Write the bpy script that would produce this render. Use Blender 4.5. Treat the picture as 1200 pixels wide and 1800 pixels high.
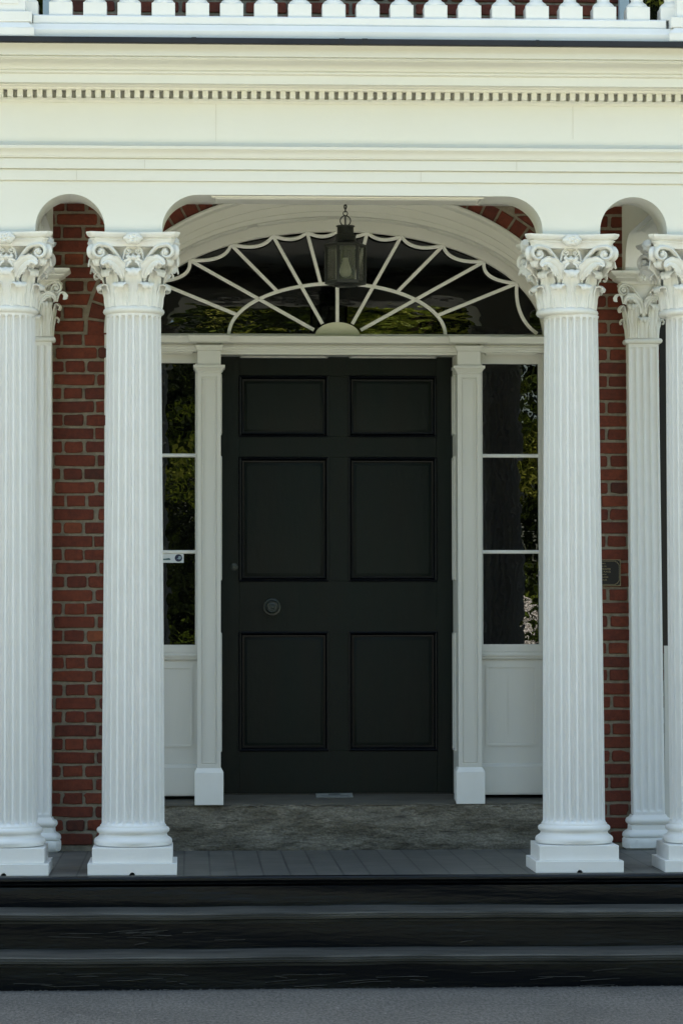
import bpy, bmesh, math, random
from mathutils import Vector, Matrix
from mathutils.geometry import tessellate_polygon
random.seed(11)
R = math.radians
PI = math.pi
SC = bpy.context.scene
COL = SC.collection
for o in list(bpy.data.objects):
    bpy.data.objects.remove(o)

# ------------------------------------------------------------------ camera
cam_d = bpy.data.cameras.new('camera')
cam = bpy.data.objects.new('camera', cam_d)
COL.objects.link(cam)
SC.camera = cam
FPX = 5258.0
yaw = math.atan(264 / FPX); pit = math.atan(214 / FPX); roll = 0.0016
fw = Vector((math.sin(yaw) * math.cos(pit), math.cos(yaw) * math.cos(pit), math.sin(pit)))
rt = Vector((math.cos(yaw), -math.sin(yaw), 0))
upv = rt.cross(fw)
r2 = rt * math.cos(roll) - upv * math.sin(roll)
u2 = upv * math.cos(roll) + rt * math.sin(roll)
m = Matrix((r2, u2, -fw)).transposed().to_4x4()
m.translation = Vector((-.72, -14.7, 1.067))
cam.matrix_world = m
cam_d.sensor_fit = 'HORIZONTAL'
cam_d.sensor_width = 36
cam_d.lens = FPX / 1200 * 36
cam_d.clip_start = .1
cam_d.clip_end = 2000

# ------------------------------------------------------------------ world and sun
SUN_EL = 58.0        # the sun stands behind the house
W = bpy.data.worlds.new('World')
SC.world = W
W.use_nodes = True
nt = W.node_tree
bg = nt.nodes['Background']
sky = nt.nodes.new('ShaderNodeTexSky')
sky.sky_type = 'NISHITA'
sky.sun_disc = False
sky.sun_elevation = R(SUN_EL)
sky.air_density = 1.0
sky.dust_density = 2.5
wb = nt.nodes.new('ShaderNodeMix'); wb.data_type = 'RGBA'; wb.blend_type = 'MULTIPLY'; wb.inputs[0].default_value = 1
wb.inputs[7].default_value = (1.0, .97, .82, 1)      # camera white balance for open shade
nt.links.new(sky.outputs[0], wb.inputs[6]); nt.links.new(wb.outputs[2], bg.inputs[0])
bg.inputs[1].default_value = .12
sd = bpy.data.lights.new('sun', 'SUN')
sd.energy = 5.0
sd.angle = R(.5)
sd.color = (1, .965, .90)
sun = bpy.data.objects.new('sun', sd)
COL.objects.link(sun)
# direction towards the sun: behind the wall (+Y), a little to the left
sv = Vector((math.cos(R(SUN_EL)) * math.sin(R(-18)), math.cos(R(SUN_EL)) * math.cos(R(-18)), math.sin(R(SUN_EL))))
sun.rotation_euler = sv.to_track_quat('Z', 'Y').to_euler()
sun.location = (0, 20, 30)
sky.sun_rotation = math.atan2(sv.x, sv.y)
SC.view_settings.view_transform = 'Standard'
SC.view_settings.look = 'None'
SC.view_settings.exposure = 2.2
SC.view_settings.gamma = 1
SC.cycles.max_bounces = 8
SC.cycles.diffuse_bounces = 5

# ------------------------------------------------------------------ materials
def newmat(name):
    mt = bpy.data.materials.new(name)
    mt.use_nodes = True
    n = mt.node_tree
    return mt, n, n.nodes['Principled BSDF']

def noise(n, scale, detail=4, rough=.55, vec=None, stretch=None):
    t = n.nodes.new('ShaderNodeTexNoise')
    t.inputs['Scale'].default_value = scale
    t.inputs['Detail'].default_value = detail
    t.inputs['Roughness'].default_value = rough
    g = n.nodes.new('ShaderNodeTexCoord')
    mp = n.nodes.new('ShaderNodeMapping')
    if stretch: mp.inputs['Scale'].default_value = stretch
    n.links.new(g.outputs['Object'], mp.inputs[0])
    n.links.new(mp.outputs[0], t.inputs['Vector'])
    return t

def ramp(n, src, stops):
    r = n.nodes.new('ShaderNodeValToRGB')
    while len(r.color_ramp.elements) > 1:
        r.color_ramp.elements.remove(r.color_ramp.elements[0])
    for i, (p, c) in enumerate(stops):
        e = r.color_ramp.elements[0] if i == 0 else r.color_ramp.elements.new(p)
        e.position = p
        e.color = (*c, 1) if len(c) == 3 else c
    n.links.new(src, r.inputs[0])
    return r

def mixc(n, a, b, fac, mode='MIX'):
    x = n.nodes.new('ShaderNodeMix')
    x.data_type = 'RGBA'
    x.blend_type = mode
    for s, v in ((6, a), (7, b), (0, fac)):
        if hasattr(v, 'links'): n.links.new(v, x.inputs[s])
        elif s == 0: x.inputs[0].default_value = v
        else: x.inputs[s].default_value = (*v, 1)
    return x.outputs[2]

def bump(n, p, srcs, strength=.3, dist=.003):
    last = None
    for s, st, d in srcs:
        b = n.nodes.new('ShaderNodeBump')
        b.inputs['Strength'].default_value = st
        b.inputs['Distance'].default_value = d
        n.links.new(s, b.inputs['Height'])
        if last: n.links.new(last, b.inputs['Normal'])
        last = b.outputs[0]
    n.links.new(last, p.inputs['Normal'])

def paint(name, col, rough=.5, dirt=.12, dirtcol=(.45, .42, .33), bmp=.35, dscale=5, grain=(1, 1, 1), spec=.4):
    mt, n, p = newmat(name)
    a = noise(n, dscale, 6, .6, stretch=grain)
    r = ramp(n, a.outputs[0], [(.35, (0, 0, 0)), (.75, (1, 1, 1))])
    c = mixc(n, col, tuple(x * y for x, y in zip(col, dirtcol)) if False else dirtcol, 0)
    mul = n.nodes.new('ShaderNodeMath'); mul.operation = 'MULTIPLY'
    n.links.new(r.outputs[0], mul.inputs[0]); mul.inputs[1].default_value = dirt
    c = mixc(n, col, dirtcol, mul.outputs[0])
    sp = noise(n, 90, 3, .7)
    r3 = ramp(n, sp.outputs[0], [(.70, (0, 0, 0)), (.80, (1, 1, 1))])
    mul2 = n.nodes.new('ShaderNodeMath'); mul2.operation = 'MULTIPLY'
    n.links.new(r3.outputs[0], mul2.inputs[0]); mul2.inputs[1].default_value = dirt * 1.6
    c = mixc(n, c, dirtcol, mul2.outputs[0])
    n.links.new(c, p.inputs['Base Color'])
    p.inputs['Roughness'].default_value = rough
    p.inputs['Specular IOR Level'].default_value = spec
    f = noise(n, 160, 4, .6)
    w = noise(n, 22, 3, .5, stretch=grain)
    bump(n, p, [(f.outputs[0], bmp, .0012), (w.outputs[0], bmp * .8, .004)])
    return mt

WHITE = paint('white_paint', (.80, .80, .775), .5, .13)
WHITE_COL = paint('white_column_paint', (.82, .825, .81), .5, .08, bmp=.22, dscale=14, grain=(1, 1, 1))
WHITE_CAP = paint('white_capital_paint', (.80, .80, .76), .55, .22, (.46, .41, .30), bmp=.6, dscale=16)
SHADED_WOOD = paint('shaded_white_wood_paint', (.62, .615, .575), .45, .10, bmp=.3, grain=(1, 1, .3))  # white paint greyed: the shade inside the porch is put into the colour
CREAM = paint('cream_entablature_paint', (.765, .76, .695), .5, .16, (.60, .55, .38), bmp=.35, dscale=1.6, grain=(.7, 1, 1.4))
DOOR = paint('dark_green_door_paint', (.0046, .0100, .0086), .45, .55, (.0110, .0098, .0080), bmp=.6, dscale=9, grain=(1, 1, .25), spec=.15)
DOOR_M = paint('dark_moulding_paint', (.0008, .0017, .0032), .35, .1, (.002, .003, .005), bmp=.2, spec=.2)
BLACKP = paint('black_step_paint', (.0018, .0028, .0044), .24, .6, (.008, .009, .010), bmp=1, dscale=7, grain=(.35, 1, 2.5), spec=.3)
TREADP = paint('worn_sheen_tread_paint', (.030, .032, .030), .40, .8, (.12, .12, .108), bmp=.9, dscale=11, grain=(.25, 2, 1), spec=.35)  # sky sheen on the black treads is put into this grey, with worn streaks
GUTTER = paint('black_drip_edge_metal', (.012, .011, .013), .45, .3, (.05, .05, .05))
IRON = paint('black_iron', (.010, .012, .011), .42, .3, (.03, .03, .025), bmp=.6)
BRONZE = paint('dark_bronze', (.030, .038, .034), .32, .3, (.03, .03, .02))
SILVER = paint('worn_aluminium', (.30, .31, .29), .5, .5, (.16, .16, .14), bmp=.4, dscale=40)
BEIGE = paint('beige_hub_paint', (.55, .56, .43), .55, .12, (.35, .33, .22))
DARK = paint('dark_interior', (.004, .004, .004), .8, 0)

def make_brick():
    mt, n, p = newmat('red_brick')
    at = n.nodes.new('ShaderNodeAttribute'); at.attribute_name = 'tone'
    r = ramp(n, at.outputs['Fac'], [(0, (.060, .018, .010)), (.2, (.098, .020, .010)), (.5, (.130, .026, .011)), (.85, (.165, .036, .014)), (1, (.20, .055, .020))])
    a = noise(n, 38, 6, .65)
    rr = ramp(n, a.outputs[0], [(.3, (.62, .6, .6)), (.7, (1.2, 1.15, 1.1))])
    c = mixc(n, r.outputs[0], rr.outputs[0], 1, 'MULTIPLY')
    s = noise(n, 26, 5, .7)
    r2_ = ramp(n, s.outputs[0], [(.70, (0, 0, 0)), (.78, (.5, .5, .5))])
    c = mixc(n, c, (.22, .19, .15), r2_.outputs[0])
    n.links.new(c, p.inputs['Base Color'])
    p.inputs['Roughness'].default_value = .85
    bump(n, p, [(noise(n, 130, 5, .7).outputs[0], .6, .003), (a.outputs[0], .5, .005)])
    return mt
BRICK = make_brick()

def simple(name, stops, scale, rough=.9, bmps=((120, .6, .003),), stretch=None, detail=6):
    mt, n, p = newmat(name)
    a = noise(n, scale, detail, .62, stretch=stretch)
    r = ramp(n, a.outputs[0], stops)
    n.links.new(r.outputs[0], p.inputs['Base Color'])
    p.inputs['Roughness'].default_value = rough
    bump(n, p, [(noise(n, s, 5, .65, stretch=stretch).outputs[0], st, d) for s, st, d in bmps])
    return mt
MORTAR = simple('lime_mortar', [(.3, (.15, .127, .092)), (.7, (.28, .245, .185))], 30)
STONE = simple('weathered_brownstone', [(.25, (.07, .062, .05)), (.38, (.15, .134, .104)), (.55, (.20, .18, .14)), (.72, (.28, .25, .195))], 17, .85, ((60, 1, .008), (18, 1, .02)), (.5, 1, 1.7))
def stone_gashes():
    n = STONE.node_tree; p = n.nodes['Principled BSDF']
    src = p.inputs['Base Color'].links[0].from_socket
    g1 = noise(n, 9, 4, .6, stretch=(.35, 1, 3.2)); r1 = ramp(n, g1.outputs[0], [(.27, (.35, .33, .3)), (.35, (1, 1, 1))])
    g2 = noise(n, 70, 4, .75, stretch=(1, 1, 1.6)); r2_ = ramp(n, g2.outputs[0], [(.35, (.6, .6, .6)), (.65, (1.3, 1.3, 1.28))])
    c = mixc(n, src, r1.outputs[0], 1, 'MULTIPLY'); c = mixc(n, c, r2_.outputs[0], 1, 'MULTIPLY')
    n.links.new(c, p.inputs['Base Color'])
stone_gashes()
STONE_TOP = simple('worn_smooth_stone', [(.3, (.060, .055, .043)), (.7, (.105, .096, .075))], 9, .85, ((110, .4, .002),), (.5, 1, 1))
BARK = simple('bark', [(.3, (.05, .035, .022)), (.7, (.12, .09, .06))], 12)
GRASS = simple('lawn_grass', [(.3, (.085, .11, .022)), (.7, (.17, .185, .045))], 6, .9, ((30, .8, .03),))
BOUNCEM = simple('pale_bounce_ground', [(.3, (.27, .26, .225)), (.7, (.40, .39, .345))], 40)  # pale reflector colour for the unseen ground added in front

def make_leaf():
    mt, n, p = newmat('tree_leaves')
    at = n.nodes.new('ShaderNodeAttribute'); at.attribute_name = 'tone'
    r = ramp(n, at.outputs['Fac'], [(0, (.006, .012, .003)), (.35, (.03, .045, .008)), (.65, (.14, .20, .025)), (.85, (.33, .40, .05)), (1, (.58, .58, .12))])  # sunlit highlights and shaded foliage are put into these leaf tones
    n.links.new(r.outputs[0], p.inputs['Base Color'])
    p.inputs['Roughness'].default_value = .5
    tr = n.nodes.new('ShaderNodeBsdfTranslucent')
    n.links.new(r.outputs[0], tr.inputs[0])
    mx = n.nodes.new('ShaderNodeMixShader'); mx.inputs[0].default_value = .4
    n.links.new(p.outputs[0], mx.inputs[1]); n.links.new(tr.outputs[0], mx.inputs[2])
    n.links.new(mx.outputs[0], n.nodes['Material Output'].inputs[0])
    return mt
LEAF = make_leaf()

def make_asphalt():
    mt, n, p = newmat('asphalt')
    a = noise(n, 2.2, 5, .6); b = noise(n, 75, 5, .9, stretch=(1, .35, 1)); s = noise(n, 48, 2, .5, stretch=(1, .35, 1))
    r1 = ramp(n, a.outputs[0], [(.3, (.083, .080, .072)), (.7, (.115, .110, .099))])
    r2_ = ramp(n, b.outputs[0], [(.38, (.35, .35, .35)), (.62, (1.8, 1.8, 1.8))])
    c = mixc(n, r1.outputs[0], r2_.outputs[0], 1, 'MULTIPLY')
    r3 = ramp(n, s.outputs[0], [(.71, (0, 0, 0)), (.76, (.8, .8, .8))])
    c = mixc(n, c, (.26, .25, .23), r3.outputs[0])
    n.links.new(c, p.inputs['Base Color'])
    p.inputs['Roughness'].default_value = .8
    bump(n, p, [(b.outputs[0], .9, .006), (noise(n, 40, 4, .6).outputs[0], .5, .008)])
    return mt
ASPH = make_asphalt()

def make_floor():
    mt, n, p = newmat('painted_paver_floor')
    g = n.nodes.new('ShaderNodeTexCoord')
    mp = n.nodes.new('ShaderNodeMapping'); mp.inputs['Rotation'].default_value = (0, 0, R(90))
    mp.inputs['Location'].default_value = (.03, .045, 0)
    n.links.new(g.outputs['Object'], mp.inputs[0])
    bt = n.nodes.new('ShaderNodeTexBrick')
    bt.inputs['Scale'].default_value = 1
    bt.inputs['Brick Width'].default_value = .235
    bt.inputs['Row Height'].default_value = .118
    bt.inputs['Mortar Size'].default_value = .0045
    bt.inputs['Mortar Smooth'].default_value = .3
    bt.inputs['Color1'].default_value = (.092, .094, .086, 1)
    bt.inputs['Color2'].default_value = (.114, .114, .104, 1)
    bt.inputs['Mortar'].default_value = (.040, .042, .042, 1)
    n.links.new(mp.outputs[0], bt.inputs['Vector'])
    a = noise(n, 7, 6, .65, stretch=(1, 2.5, 1))
    rr = ramp(n, a.outputs[0], [(.3, (.75, .76, .78)), (.72, (1.3, 1.28, 1.24))])
    c = mixc(n, bt.outputs['Color'], rr.outputs[0], 1, 'MULTIPLY')
    n.links.new(c, p.inputs['Base Color'])
    p.inputs['Roughness'].default_value = .55
    bump(n, p, [(bt.outputs['Fac'], -.5, .004), (noise(n, 90, 4).outputs[0], .4, .002)])
    return mt
FLOORM = make_floor()

def make_glass(name, wx, wz, strength, base=(.0012, .0014, .0016)):
    mt, n, p = newmat(name)
    p.inputs['Base Color'].default_value = (*base, 1)
    p.inputs['Roughness'].default_value = 0.0
    p.inputs['IOR'].default_value = 1.70
    a = noise(n, 5, 2.5, .5, stretch=(wx, 1, wz))
    b = noise(n, 16, 1.0, .5, stretch=(wx, 1, wz))
    bump(n, p, [(a.outputs[0], strength, .0022), (b.outputs[0], strength, .0003)])
    return mt
GLASS = make_glass('old_wavy_glass', 1, 1, .8)
GLASS_F = make_glass('old_fanlight_glass', .7, 2.2, .6)

def make_lglass():
    mt, n, p = newmat('lantern_glass')
    n.nodes.remove(p)
    t = n.nodes.new('ShaderNodeBsdfTransparent'); t.inputs[0].default_value = (.62, .63, .58, 1)
    g = n.nodes.new('ShaderNodeBsdfGlossy'); g.inputs['Roughness'].default_value = .12
    g.inputs[0].default_value = (.8, .8, .8, 1)
    d = n.nodes.new('ShaderNodeBsdfDiffuse'); d.inputs[0].default_value = (.22, .23, .20, 1)
    m1 = n.nodes.new('ShaderNodeMixShader'); m1.inputs[0].default_value = .25
    m2 = n.nodes.new('ShaderNodeMixShader'); m2.inputs[0].default_value = .06
    n.links.new(t.outputs[0], m1.inputs[1]); n.links.new(d.outputs[0], m1.inputs[2])
    n.links.new(m1.outputs[0], m2.inputs[1]); n.links.new(g.outputs[0], m2.inputs[2])
    n.links.new(m2.outputs[0], n.nodes['Material Output'].inputs[0])
    return mt
LGLASS = make_lglass()
BULB = paint('frosted_bulb_glass', (.72, .72, .62), .3, 0, bmp=.05)
STICK = paint('white_sticker', (.62, .66, .68), .4, .05, bmp=.05)
NAVY = paint('navy_print', (.01, .02, .055), .4, 0, bmp=0)
TEAL = paint('teal_print', (.03, .10, .11), .4, 0, bmp=0)
PALEBLUE = paint('pale_blue_print', (.25, .33, .40), .4, 0, bmp=0)
BLACKE = paint('black_enamel', (.006, .006, .008), .35, 0, bmp=.1)
BRASS = paint('tarnished_brass', (.30, .25, .14), .4, .3, (.16, .13, .07), bmp=.1)
JOINT_SHADOW = paint('joint_shadow_tone', (.50, .47, .38), .7, .2)  # dark tone painted for the shade in board joints
SPLIN = paint('bare_weathered_wood', (.11, .105, .092), .7, .7, (.02, .02, .02), dscale=25)
GRIT = paint('grit', (.10, .095, .085), .8, .3, (.04, .04, .04))
BLUEGREY = paint('blue_grey_paint', (.42, .50, .54), .5, .1)

# ------------------------------------------------------------------ mesh helpers
class MB:
    def __init__(s): s.v = []; s.f = []; s.t = []; s.tone = .5
    def add(s, vs, fs):
        b = len(s.v)
        s.v += [tuple(v) for v in vs]
        s.f += [tuple(b + i for i in f) for f in fs]
        s.t += [s.tone] * len(vs)
    def box(s, x0, x1, y0, y1, z0, z1):
        vs = [(x, y, z) for z in (z0, z1) for y in (y0, y1) for x in (x0, x1)]
        s.add(vs, [(0, 2, 3, 1), (4, 5, 7, 6), (0, 1, 5, 4), (2, 6, 7, 3), (0, 4, 6, 2), (1, 3, 7, 5)])
    def loft(s, rings, closed=True, cap0=True, cap1=True):
        n = len(rings[0]); vs = [p for r in rings for p in r]; fs = []
        for i in range(len(rings) - 1):
            for j in range(n if closed else n - 1):
                a = i * n + j; b = i * n + (j + 1) % n
                fs.append((a, b, b + n, a + n))
        if closed and cap0: fs.append(tuple(range(n - 1, -1, -1)))
        if closed and cap1: fs.append(tuple(range((len(rings) - 1) * n, len(rings) * n)))
        s.add(vs, fs)
    def lathe(s, prof, cx, cy, seg=48, cz=0, a0=0, a1=2 * PI):
        full = abs(a1 - a0 - 2 * PI) < 1e-6
        rings = []
        for r, z in prof:
            rings.append([(cx + r * math.cos(a0 + (a1 - a0) * k / seg), cy + r * math.sin(a0 + (a1 - a0) * k / seg), cz + z)
                          for k in range(seg if full else seg + 1)])
        s.loft(rings, closed=full)
    def prism(s, outline, axis, a, b):
        """outline: list of 2D points, extruded along axis from a to b"""
        mp = {'y': lambda p, t: (p[0], t, p[1]), 'x': lambda p, t: (t, p[0], p[1]), 'z': lambda p, t: (p[0], p[1], t)}[axis]
        n = len(outline)
        tr = tessellate_polygon([[Vector((p[0], p[1], 0)) for p in outline]])
        vs = [mp(p, a) for p in outline] + [mp(p, b) for p in outline]
        fs = [(i, (i + 1) % n, (i + 1) % n + n, i + n) for i in range(n)]
        fs += [tuple(t) for t in tr] + [tuple(i + n for i in reversed(t)) for t in tr]
        s.add(vs, fs)
    def grid(s, P, thick=0, flip=1):
        nu, nv = len(P), len(P[0])
        vs = [p for r in P for p in r]
        fs = [(i * nv + j, (i + 1) * nv + j, (i + 1) * nv + j + 1, i * nv + j + 1) for i in range(nu - 1) for j in range(nv - 1)]
        if thick:
            N = []
            for i in range(nu):
                for j in range(nv):
                    du = Vector(P[min(i + 1, nu - 1)][j]) - Vector(P[max(i - 1, 0)][j])
                    dv = Vector(P[i][min(j + 1, nv - 1)]) - Vector(P[i][max(j - 1, 0)])
                    q = du.cross(dv)
                    N.append(q.normalized() if q.length > 1e-9 else Vector((0, 0, 1)))
            k = nu * nv
            vs += [Vector(p) - N[i] * thick * flip for i, p in enumerate(vs)]
            fs += [tuple(k + q for q in reversed(f)) for f in fs]
            e = [(i, 0) for i in range(nu)] + [(nu - 1, j) for j in range(1, nv)] + [(i, nv - 1) for i in range(nu - 2, -1, -1)] + [(0, j) for j in range(nv - 2, 0, -1)]
            e = [i * nv + j for i, j in e]
            for a, b in zip(e, e[1:] + e[:1]): fs.append((a, b, b + k, a + k))
        s.add(vs, fs)
    def tube(s, pts, rx, ry=None, n=10, ref=Vector((0, 1, 0)), caps=True):
        ry = ry or rx; rings = []
        for i, p in enumerate(pts):
            p = Vector(p); t = (Vector(pts[min(i + 1, len(pts) - 1)]) - Vector(pts[max(i - 1, 0)])).normalized()
            a = ref - t * ref.dot(t)
            a = a.normalized() if a.length > 1e-6 else t.orthogonal().normalized()
            b = t.cross(a)
            fx = rx[i] if isinstance(rx, list) else rx
            fy = ry[i] if isinstance(ry, list) else ry
            rings.append([p + b * math.cos(2 * PI * k / n) * fx + a * math.sin(2 * PI * k / n) * fy for k in range(n)])
        s.loft(rings, True, caps, caps)
    def build(s, name, mat, parent=None, smooth=35, bev=0, tone=False, fix=True):
        me = bpy.data.meshes.new(name)
        me.from_pydata(s.v, [], s.f)
        if tone:
            at = me.attributes.new('tone', 'FLOAT', 'POINT')
            at.data.foreach_set('value', s.t)
        me.update()
        if fix:
            bm = bmesh.new(); bm.from_mesh(me)
            bmesh.ops.recalc_face_normals(bm, faces=bm.faces)
            bm.to_mesh(me); bm.free()
        if smooth:
            me.polygons.foreach_set('use_smooth', [True] * len(me.polygons))
            me.set_sharp_from_angle(angle=R(smooth))
        me.materials.append(mat)
        o = bpy.data.objects.new(name, me)
        COL.objects.link(o)
        if parent: o.parent = parent
        if bev:
            b = o.modifiers.new('bevel', 'BEVEL'); b.width = bev; b.segments = 2; b.limit_method = 'ANGLE'; b.angle_limit = R(40)
        return o

def tag(o, label=None, cat=None, group=None, kind=None):
    for k, v in (('label', label), ('category', cat), ('group', group), ('kind', kind)):
        if v: o[k] = v
    return o
def empty(name, loc=(0, 0, 0)):
    o = bpy.data.objects.new(name, None); COL.objects.link(o); o.location = loc; o.empty_display_size = .2
    return o
def copy_tree(o, parent=None, dloc=None):
    c = o.copy(); COL.objects.link(c)
    if parent: c.parent = parent
    for ch in o.children: copy_tree(ch, c)
    return c

def ring_panel(mb, mp, x0, x1, z0, z1, prof, fill=True):
    """mitred rectangular rings; prof: (inset, offset); mp(x, z, o) -> 3D"""
    n = 4; rings = []
    for i, o in prof:
        rings.append([mp(x0 + i, z0 + i, o), mp(x1 - i, z0 + i, o), mp(x1 - i, z1 - i, o), mp(x0 + i, z1 - i, o)])
    vs = [p for r in rings for p in r]; fs = []
    for k in range(len(rings) - 1):
        for j in range(4): fs.append((k * 4 + j, k * 4 + (j + 1) % 4, (k + 1) * 4 + (j + 1) % 4, (k + 1) * 4 + j))
    if fill: b = (len(rings) - 1) * 4; fs.append((b, b + 1, b + 2, b + 3))
    mb.add(vs, fs)
def frontmap(Y): return lambda x, z, o: (x, Y + o, z)      # o positive = recessed

def xsweep(mb, prof, x0, x1, Yf, Yb=None, mitre=True):
    """prof: (out, z) from bottom to top. swept along X, returned along the sides when mitre; closed at the back plane Yb"""
    if mitre and Yb is not None:
        st = [[(x0 - o, Yb, z) for o, z in prof], [(x0 - o, Yf - o, z) for o, z in prof],
              [(x1 + o, Yf - o, z) for o, z in prof], [(x1 + o, Yb, z) for o, z in prof]]
        mb.loft(st, closed=False)
    else:
        yb = Yb if Yb is not None else Yf + .02
        pr = list(prof) + [(Yf - yb, prof[-1][1]), (Yf - yb, prof[0][1])]
        mb.loft([[(x0, Yf - o, z) for o, z in pr], [(x1, Yf - o, z) for o, z in pr]])

def arc(cx, cz, r, a0, a1, n, rz=None):
    rz = rz or r
    return [(cx + r * math.cos(R(a0 + (a1 - a0) * k / n)), cz + rz * math.sin(R(a0 + (a1 - a0) * k / n))) for k in range(n + 1)]

def bez(p0, p1, p2, n=14):
    return [tuple((1 - t) ** 2 * a + 2 * t * (1 - t) * b + t * t * c for a, b, c in zip(p0, p1, p2)) for t in [k / n for k in range(n + 1)]]
def cr(pts, n=6):
    """catmull-rom through points (tuples of any dimension)"""
    out = []
    P = [pts[0]] + list(pts) + [pts[-1]]
    for i in range(1, len(P) - 2):
        for k in range(n):
            t = k / n
            out.append(tuple(.5 * ((2 * b) + (-a + c) * t + (2 * a - 5 * b + 4 * c - d) * t * t + (-a + 3 * b - 3 * c + d) * t ** 3)
                             for a, b, c, d in zip(P[i - 1], P[i], P[i + 1], P[i + 2])))
    out.append(tuple(pts[-1]))
    return out

def bar(mb, pts, prof, Y):
    """glazing bar: pts 2D (x,z) centre line, prof (lateral, y offset)"""
    rings = []
    for i, p in enumerate(pts):
        a = pts[max(i - 1, 0)]; b = pts[min(i + 1, len(pts) - 1)]
        t = Vector((b[0] - a[0], b[1] - a[1])).normalized(); nn = Vector((-t.y, t.x))
        rings.append([(p[0] + nn.x * l, Y + y, p[1] + nn.y * l) for l, y in prof])
    mb.loft(rings)
BARP = [(-.0085, .004), (-.0085, -.005), (-.0048, -.007), (-.0030, -.016), (.0030, -.016), (.0048, -.007), (.0085, -.005), (.0085, .004)]

# ================================================================== GROUND
g = MB(); g.add([(-150, -150, -.43), (150, -150, -.43), (150, 150, -.43), (-150, 150, -.43)], [(0, 1, 2, 3)])
tag(g.build('ground', GRASS, smooth=0), kind='structure')
# asphalt drive, finely cut near the steps with a slightly uneven edge
g = MB(); P = []
for i in range(61):
    P.append([(-12 + 24 * i / 60, -5.8 + 3.8 * j / 16, -.426 + (.002 * math.sin(i * 1.7 + j) if 0 < j < 16 else 0)) for j in range(17)])
g.grid(P)
tag(g.build('driveway', ASPH), kind='structure')
g = MB(); g.add([(-14, -17, -.4265), (14, -17, -.4265), (14, -5.8, -.4265), (-14, -5.8, -.4265)], [(0, 1, 2, 3)])  # unseen pale ground, added to bounce warm sunlight onto the porch
tag(g.build('bounce_ground', BOUNCEM, smooth=0), kind='structure')

# ================================================================== CAPITAL PARTS
def leaf(mb, path, sides, widths, nu=9, ribs=5, cup=.12, rib=.0028, lobes=4, lobeamp=.16, thick=.005):
    """path 3D points, sides unit vectors, widths half widths -> carved leaf"""
    n = len(path); P = []
    for i in range(n):
        t = i / (n - 1)
        p = Vector(path[i]); d = (Vector(path[min(i + 1, n - 1)]) - Vector(path[max(i - 1, 0)])).normalized()
        s = Vector(sides[i]).normalized(); nrm = d.cross(s)
        w = widths[i] * (1 - lobeamp + lobeamp * abs(math.sin(PI * (lobes * t + .15)))) if 0 < i < n - 1 else widths[i]
        row = []
        for j in range(nu):
            u = -1 + 2 * j / (nu - 1)
            off = -cup * w * u * u + rib * math.cos(u * PI * ribs / 2) * (1 - .4 * t)
            row.append(p + s * (w * u) + nrm * off - d * (.18 * w * u * u))
        P.append(row)
    mb.grid(P, thick)

def radial_leaf(mb, c, ang, r0, z0, h, w, out=.04, drop=.028, flat=None):
    """leaf on a bell; ang 0 = towards -Y"""
    rz = cr([(r0, z0), (r0 + .005, z0 + h * .45), (r0 + .010, z0 + h * .75), (r0 + out * .42, z0 + h * .97),
             (r0 + out * .8, z0 + h), (r0 + out * 1.05, z0 + h - drop * .5), (r0 + out * .93, z0 + h - drop), (r0 + out * .70, z0 + h - drop * .85)], 4)
    ws = [x[0] for x in cr([(w * .80,), (w * .92,), (w * .98,), (w,), (w * .95,), (w * .80,), (w * .60,), (w * .35,)], 4)]
    dx, dy = math.sin(ang), -math.cos(ang)
    path = [(c[0] + r * dx, c[1] + r * dy, z) for r, z in rz]
    side = (-dy, dx, 0) if False else (math.cos(ang), math.sin(ang), 0)
    leaf(mb, path, [side] * len(path), ws, lobes=5)

def scroll(mb, mp, cx, cz, rad, stem, sgn, turns=1.55, w=.007, d=.016, ref=Vector((0, 1, 0))):
    """volute: stem points then a spiral round (cx,cz); mp(lateral,z)->3D, sgn = side"""
    pts = []
    n = 34
    a0 = PI * .55
    for k in range(n + 1):
        t = k / n; a = a0 - turns * 2 * PI * t
        r = rad * (1 - .72 * t)
        pts.append((cx + r * math.cos(a), cz + r * math.sin(a)))
    path2 = cr(list(stem) + [pts[0]], 5)[:-1] + pts
    path = [mp(sgn * x, z) for x, z in path2]
    nn = len(path)
    mb.tube(path, [w * (1.1 - .45 * i / nn) for i in range(nn)], [d * (1 - .25 * i / nn) for i in range(nn)], 8, ref=ref)
    # eye
    e = Vector(mp(sgn * cx, cz)); ef = Vector(mp(sgn * cx, cz, .014))
    ax = (ef - e).normalized(); s1 = ax.orthogonal().normalized(); s2 = ax.cross(s1)
    rings = []
    for q in range(6):
        th = q / 5 * PI / 2
        rings.append([e - ax * .012 + ax * (.026 * math.sin(th)) + (s1 * math.cos(2 * PI * k / 10) + s2 * math.sin(2 * PI * k / 10)) * (rad * .40 * math.cos(th) + .0004) for k in range(10)])
    mb.loft(rings)

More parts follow.
